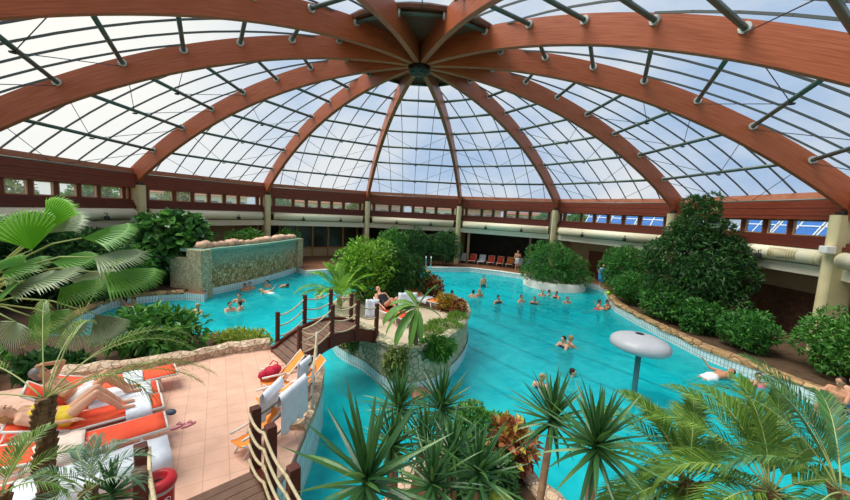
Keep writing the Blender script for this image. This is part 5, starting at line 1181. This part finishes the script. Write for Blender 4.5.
# people in the main pool
S = [(473, 297, 'swimmer with back turned, far left of the main pool, closest to the island', 160, 'side', dict(skin=1, hair='brown')),
     (479, 296, 'swimmer beside the one with back turned, far left of the main pool', 200, 'side', dict(skin=0, hair='blond', style='long', wear=('bikini', 'red'))),
     (483, 287, 'boy in teal trunks standing highest out of the water near the far edge', 20, 'down', dict(sc=.86, dz=.62, wear=('trunks', 'teal'), hair='black')),
     (498, 303, 'dark-haired swimmer alone left of the central group in the main pool', 30, 'wide', dict(hair='black', wear=('onepiece', 'black'), style='bun')),
     (521, 302, 'swimmer with outspread arms at the left of the central group', 40, 'wide', dict(hair='red', skin=1)),
     (534, 304, 'swimmer in front of the central group with elbows out', -20, 'side', dict(hair='brown', wear=('onepiece', 'navy'), style='long')),
     (542, 296, 'taller swimmer at the back left of the central group', 10, 'down', dict(hair='grey', skin=1)),
     (549, 295, 'small swimmer at the back of the central group', 60, 'side', dict(sc=.95, hair='brown')),
     (556, 298, 'swimmer in dark swimsuit leaning forward at the right of the central group', -50, 'front', dict(hair='black', wear=('onepiece', 'black'), skin=2)),
     (567, 303, 'swimmer alone right of the central group', 0, 'wide', dict(hair='brown', skin=3, sc=.97)),
     (599, 307, 'swimmer at the right pool edge, left one of the three by the lime ball', 60, 'side', dict(hair='brown', skin=0)),
     (607, 307, 'dark-haired swimmer at the right pool edge, upper one of the three by the lime ball', 30, 'front', dict(hair='black', skin=2)),
     (563, 347, 'dark-haired swimmer of the embracing couple in mid pool', -60, 'front', dict(hair='black', wear=('onepiece', 'navy'), skin=1)),
     (570, 346, 'blond swimmer of the embracing couple in mid pool', 100, 'front', dict(hair='blond', skin=0)),
     (541, 388, 'blond woman in a dark swimsuit standing left of the mushroom fountain', 150, 'down', dict(hair='blond', style='bun', wear=('onepiece', 'navy'), skin=1)),
     (572, 376, 'swimmer low in the water between the couple and the mushroom fountain', 60, 'side', dict(hair='black', skin=1, dz=-.18)),
     (452, 293, 'swimmer low in the water right of the dark red croton', 90, 'side', dict(hair='black', skin=2, dz=-.25)),
     (757, 386, 'person in a pink swimsuit leaning at the right pool wall', -30, 'side', dict(hair='brown', wear=('onepiece', 'pink'), skin=0)),
     (607, 426, 'person in the pool behind the big yucca left of the date palms', 20, 'side', dict(hair='brown', skin=1)),
     # left pool
     (198, 313, 'bald-backed swimmer with back turned at the left of the waterfall pool', 170, 'side', dict(hair='blond', skin=1)),
     (239, 302, 'swimmer in the waterfall pool standing behind the huddle of three', 20, 'wide', dict(hair='brown', skin=0)),
     (230, 311, 'dark-haired swimmer on the left of the huddle in the waterfall pool', 60, 'front', dict(hair='black', skin=1)),
     (240, 310, 'pale swimmer on the right of the huddle in the waterfall pool', -80, 'side', dict(hair='brown', skin=1)),
     (244.5, 291, 'black-haired swimmer against the waterfall wall, leftmost of those there', 0, 'side', dict(hair='black', skin=2)),
     (250, 289, 'swimmer second from left against the waterfall wall', 20, 'side', dict(hair='brown', skin=0, wear=('bikini', 'pink'))),
     (267, 287, 'dark-haired swimmer at the waterfall wall behind the lying one', -10, 'side', dict(hair='black', skin=0)),
     (320, 298, 'dark-haired swimmer left of the areca palm on the island', 60, 'side', dict(hair='black', skin=0)),
     (125, 307, 'dark-haired person at the far left pool edge behind the drooping fans', -30, 'side', dict(hair='black', skin=0)),
     (134, 307, 'person in black at the far left pool edge, right one of the two', 30, 'front', dict(hair='brown', skin=2, wear=('onepiece', 'black')))]
for u, v, lab, rz, arms, kw in S:
    kw = dict(kw); dz = kw.pop('dz', 0); p = G(u, v, WATER); person(lab, V((p.x, p.y, FLOORZ+dz-.1)), R_(rz), arms, kw.pop('sc', 1.0), **kw)
floatp(271, 293, 'person lying on the water at the foot of the waterfall wall', 80, hair='blond', skin=1, wear=('trunks', 'white'))
floatp(281, 286, 'person in purple lying back against the waterfall wall', 60, 70, hair='brown', skin=0, wear=('trunks', 'purple'))
floatp(597, 309, 'person stretched out along the right pool edge by the lime ball', -80, hair='brown', skin=2, wear=('trunks', 'red'))
floatp(712, 378, 'man floating face down along the right pool wall beside the one in pink', -82, -74, dz=.04, hair='brown', skin=2, wear=('trunks', 'white'))
floatp(418, 402, 'swimmer gliding past the front wall of the island, partly behind the yuccas', 8, -62, hair='brown', skin=2, wear=('trunks', 'green'))
floatp(64, 331, 'person lying in the left corner of the pool, seen through the fans', 70, 75, hair='brown', skin=0, wear=('trunks', 'red'))
# on the decks
p = G(516.5, 270.5, -.03); person('bare-chested man with a white towel round his waist standing before the dark recess', V((p.x, p.y, -.03)), R_(10), 'phone', 1.0, skin=0, hair='brown', wear=('towel', 'white'))
p = G(602, 289, -.03); person('person wrapped in a bright blue towel standing at the far right deck', V((p.x, p.y+.1, -.03)), R_(-20), 'fold', .97, skin=1, hair='black', wear=('wrap', 'blue'))
# seated people at the right photo edge on the coping
def seat(lean=0, knee=.45):
    J = stand(); 
    for k, s in (('l', 1), ('r', -1)):
        J['kn'+k] = V((s*.12, -.42, .95)); J['an'+k] = V((s*.12, -.44, .53)); J['to'+k] = V((s*.13, -.58, .47))
    return J
for (u, v, lab, kw) in ((831, 411, 'tanned person sitting on the coping at the right photo edge', dict(skin=2, hair='brown', wear=('trunks', 'navy'))), (845, 411, 'pale person sitting on the coping, cut by the right photo edge', dict(skin=1, hair='grey', wear=('trunks', 'blue')))):
    p = G(u, v, .1); person(lab, V((p.x+.1, p.y, .1-.84)), R_(-75), 'front' if u < 835 else 'side', 1, J=seat(), **kw)
# reclining people; local x runs from the feet (+x = head) like the loungers
def recline(back, knees, zl=.33, hx=1.08):
    b = R_(back); d = V((math.cos(b), 0, math.sin(b))); n = V((-math.sin(b), 0, math.cos(b))); pel = V((hx-.02, 0, zl+.12)); J = {}
    J['pel'] = pel; J['wai'] = pel+d*.16; J['che'] = pel+d*.34; J['nec'] = pel+d*.53; J['hea'] = pel+d*.66+n*.02
    for k, s in (('l', -1), ('r', 1)):
        J['sh'+k] = pel+d*.46+V((0, s*.185, 0)); J['el'+k] = pel+d*.2+V((0, s*.27, 0))-n*.02; J['wr'+k] = pel-d*.02+V((-.05, s*.24, .02)); J['hi'+k] = pel+V((-.02, s*.09, -.01))
        if knees: kx = hx-.4; J['kn'+k] = V((kx, s*.11, zl+.42)); J['an'+k] = V((kx-.28, s*.1, zl+.09)); J['to'+k] = V((kx-.45, s*.11, zl+.05))
        else: J['kn'+k] = V((hx-.46, s*.1, zl+.11)); J['an'+k] = V((hx-.88, s*.1, zl+.07)); J['to'+k] = V((hx-.97, s*.12, zl+.16))
    return J, n, d
def on_lounger(lg, label, back, knees, arm=None, hx=1.12, **kw):
    o, T = lg; J, n, d = recline(back, knees, hx=hx)
    if arm == 'head': J['ell'] = J['shl']+V((-.12, -.14, .2)); J['wrl'] = J['hea']+n*.06+V((-.02, -.1, .08)); J['elr'] = J['shr']+V((-.16, .14, -.12)); J['wrr'] = J['shr']+V((-.36, .06, 0))
    loc = o.location; return person(label, V(loc), o.rotation_euler.z, 'down', 1.0, J=J, face=tuple(n-d*.3), vox=.012, **kw)
on_lounger(LS[1], 'reddened sunbather reclining with one arm raised to the head, knees bent, on the towel-covered lounger', 52, True, 'head', skin=0, hair='grey', wear=('trunks', 'white'))
on_lounger(LS[2], 'person in a yellow bikini lying on the middle lounger behind the palm', 22, True, None, 1.24, skin=1, hair='blond', style='long', wear=('bikini', 'yellow'))
on_lounger(i1, 'person in a black swimsuit lying with bent knees on the island lounger', 38, True, None, skin=0, hair='brown', wear=('onepiece', 'black'))
# ------------------------------------------------------------------ outside: ground, trees, buildings, solar panels, sky and sun
mat('lawn', (120, 140, 80), .95, (150, 160, 100), 1); mat('house_pink', (206, 168, 158), .8); mat('house_white', (226, 222, 212), .8); mat('house_cream', (214, 204, 176), .8); mat('roof_tile', (150, 90, 70), .8); mat('window_blue', (96, 120, 146), .2, spec=.7)
mat('solar_blue', (44, 98, 170), .6, (54, 112, 186), 2, spec=.2); mat('solar_frame', (214, 220, 226), .4)
struct(holed([(150*math.cos(R_(6*i)), 150*math.sin(R_(6*i))) for i in range(60)], [outer], -.05), 'ground_outside', M['lawn'])
for az, dist, w, h, m, lab in ((-46, 58, 14, 5.6, 'house_white', 'white building with blue windows outside, seen left through the window band'), (-27, 56, 12, 5.4, 'house_cream', 'cream building outside, seen above the waterfall wall'), (-13.5, 55, 9, 5.6, 'house_pink', 'pink building outside, seen above the wood-framed windows'), (-2, 56, 9, 5.4, 'house_white', 'white building outside, seen above the far hedge'), (8, 54, 7, 5.6, 'house_pink', 'pink building outside, seen above the lounger recess'), (17, 60, 9, 5.2, 'house_cream', 'cream building outside at right, seen over the lounger recess')):
    a = R_(az); e = V((math.sin(a), math.cos(a), 0)); c = e*dist; o = empty('building', lab, 'building', c+V((0, 0, -.3)), -a, 'buildings outside'); m_ = MW[o.name]; T = lambda x, y, z: m_ @ V((x, y, z))
    MB().box(T(0, 0, h/2), (w, 8, h), rz=-a).build('wall', M[m], o)
    r = MB(); hw = w/2+.4; r.add([T(-hw, -4.4, h), T(hw, -4.4, h), T(hw, 4.4, h), T(-hw, 4.4, h), T(-hw, 0, h+.5), T(hw, 0, h+.5)], [(0, 1, 5, 4), (3, 4, 5, 2), (0, 4, 3), (1, 2, 5), (0, 3, 2, 1)]); r.build('roof', M['roof_tile'], o)
    nW = int(w/2)
    for f in range(2):
        for i in range(nW): MB().box(T(-w/2+1+i*2.0, -4.02, 1.5+f*2.5), (1.1, .12, 1.5), rz=-a).build('window', M['window_blue'], o)
for i, (az, dist, s) in enumerate(((-64, 38, 2.2), (-54, 36, 1.9), (-36, 40, 1.9), (-75, 36, 2.4), (22, 44, 1.6), (-19, 42, 1.6), (29, 40, 1.6))):
    a = R_(az); c = V((math.sin(a)*dist, math.cos(a)*dist, 0)); o = empty('garden_tree', 'green tree outside, seen through the window band '+['at far left behind the fan palms', 'left of the column by the round-leaved shrub', 'above the left of the waterfall wall', 'at the very left photo edge', 'right of the slim column at the recess', 'above the right of the waterfall wall', 'near the hedge column'][i], 'tree', c+V((0, 0, -.3)), 0, 'trees outside')
    foliage(lumpy((c.x, c.y, 4.1), (s, s, s*.75), 12, .42, i+70), 2600, .4, .22).build('foliage', M['leaf_olive' if i % 2 else 'leaf_mid'], o); MB().tube([c-V((0, 0, .3)), c+V((0, 0, 4))], [.2, .12], 8).build('trunk', M['bark'], o, True)
i = 0
for k in (2, 3):
    e, t = pol(k); rz = -(R_(30*k)+ROT)
    for s in (-3.2, -1.1, 1.0, 3.1):
        c = e*19.8+t*s+V((0, 0, 4.75)); o = empty('solar_panel', 'tilted blue solar panel outside the right window band, %s from the left' % ORD[i], 'solar panel', V((c.x, c.y, 3.9)), rz, 'solar panels on the annex roof'); i += 1
        mx = Matrix.Rotation(rz, 3, 'Z') @ Matrix.Rotation(R_(52), 3, 'X')
        MB().box(c, (1.95, 2.2, .06), mx).build('panel', M['solar_blue'], o)
        fm = MB()
        for q in (-.97, 0, .97): fm.box(c+mx @ V((q, 0, .02)), (.06, 2.24, .1), mx)
        for q in (-1.1, 0, 1.1): fm.box(c+mx @ V((0, q, .02)), (2.0, .06, .1), mx)
        fm.build('frame', M['solar_frame'], o); MB().tube([c, V((c.x, c.y, 3.9))], .05, 6).build('stand', M['bar_steel'], o)
# sky: bright broken cloud
W = D.worlds.new('sky'); bpy.context.scene.world = W; W.use_nodes = True; nt = W.node_tree; nt.nodes.clear()
out = N(nt, 'OutputWorld'); bg = N(nt, 'Background', Strength=1.0); tc = N(nt, 'TexCoord'); mp = N(nt, 'Mapping'); mp.inputs['Scale'].default_value = (1, 1, 1.8)
nt.links.new(tc.outputs['Generated'], mp.inputs[0]); n1 = N(nt, 'TexNoise', Scale=2.6, Detail=6, Roughness=.55); nt.links.new(mp.outputs[0], n1.inputs[0])
cl = ramp(nt, n1.outputs[0], [(.36, (166, 196, 232)), (.5, (204, 219, 238)), (.64, (238, 240, 242))])
sund = ray(40, 40).normalized(); dp = N(nt, 'VectorMath', operation='DOT_PRODUCT'); nt.links.new(tc.outputs['Generated'], dp.inputs[0]); dp.inputs[1].default_value = sund
mr = N(nt, 'MapRange'); mr.inputs[1].default_value = .9; mr.inputs[2].default_value = 1.0; nt.links.new(dp.outputs['Value'], mr.inputs[0])
mx = N(nt, 'MixRGB'); nt.links.new(mr.outputs[0], mx.inputs[0]); nt.links.new(cl, mx.inputs[1]); mx.inputs[2].default_value = (1.1, 1.07, .98, 1)
nt.links.new(mx.outputs[0], bg.inputs[0]); nt.links.new(bg.outputs[0], out.inputs[0])
bg.inputs[1].default_value = .66
sl = D.lights.new('sun', 'SUN'); sl.energy = 4.2; sl.angle = R_(40); sl.color = (1, .95, .87); so = D.objects.new('sun', sl); C.objects.link(so)
sdv = V((-.6, -.05, 1.1)).normalized(); so.rotation_euler = (-sdv).to_track_quat('-Z', 'Y').to_euler()
sc_ = bpy.context.scene; vs = sc_.view_settings; vs.view_transform = 'Standard'; vs.look = 'None'; vs.gamma = 1; vs.use_curve_mapping = False; vs.exposure = .48
sc_.cycles.transparent_max_bounces = 16; sc_.cycles.max_bounces = 8
for o_ in D.objects:
    if o_.get('label') and not 4 <= len(o_['label'].split()) <= 16: print('LABEL', len(o_['label'].split()), o_.name, o_['label'])
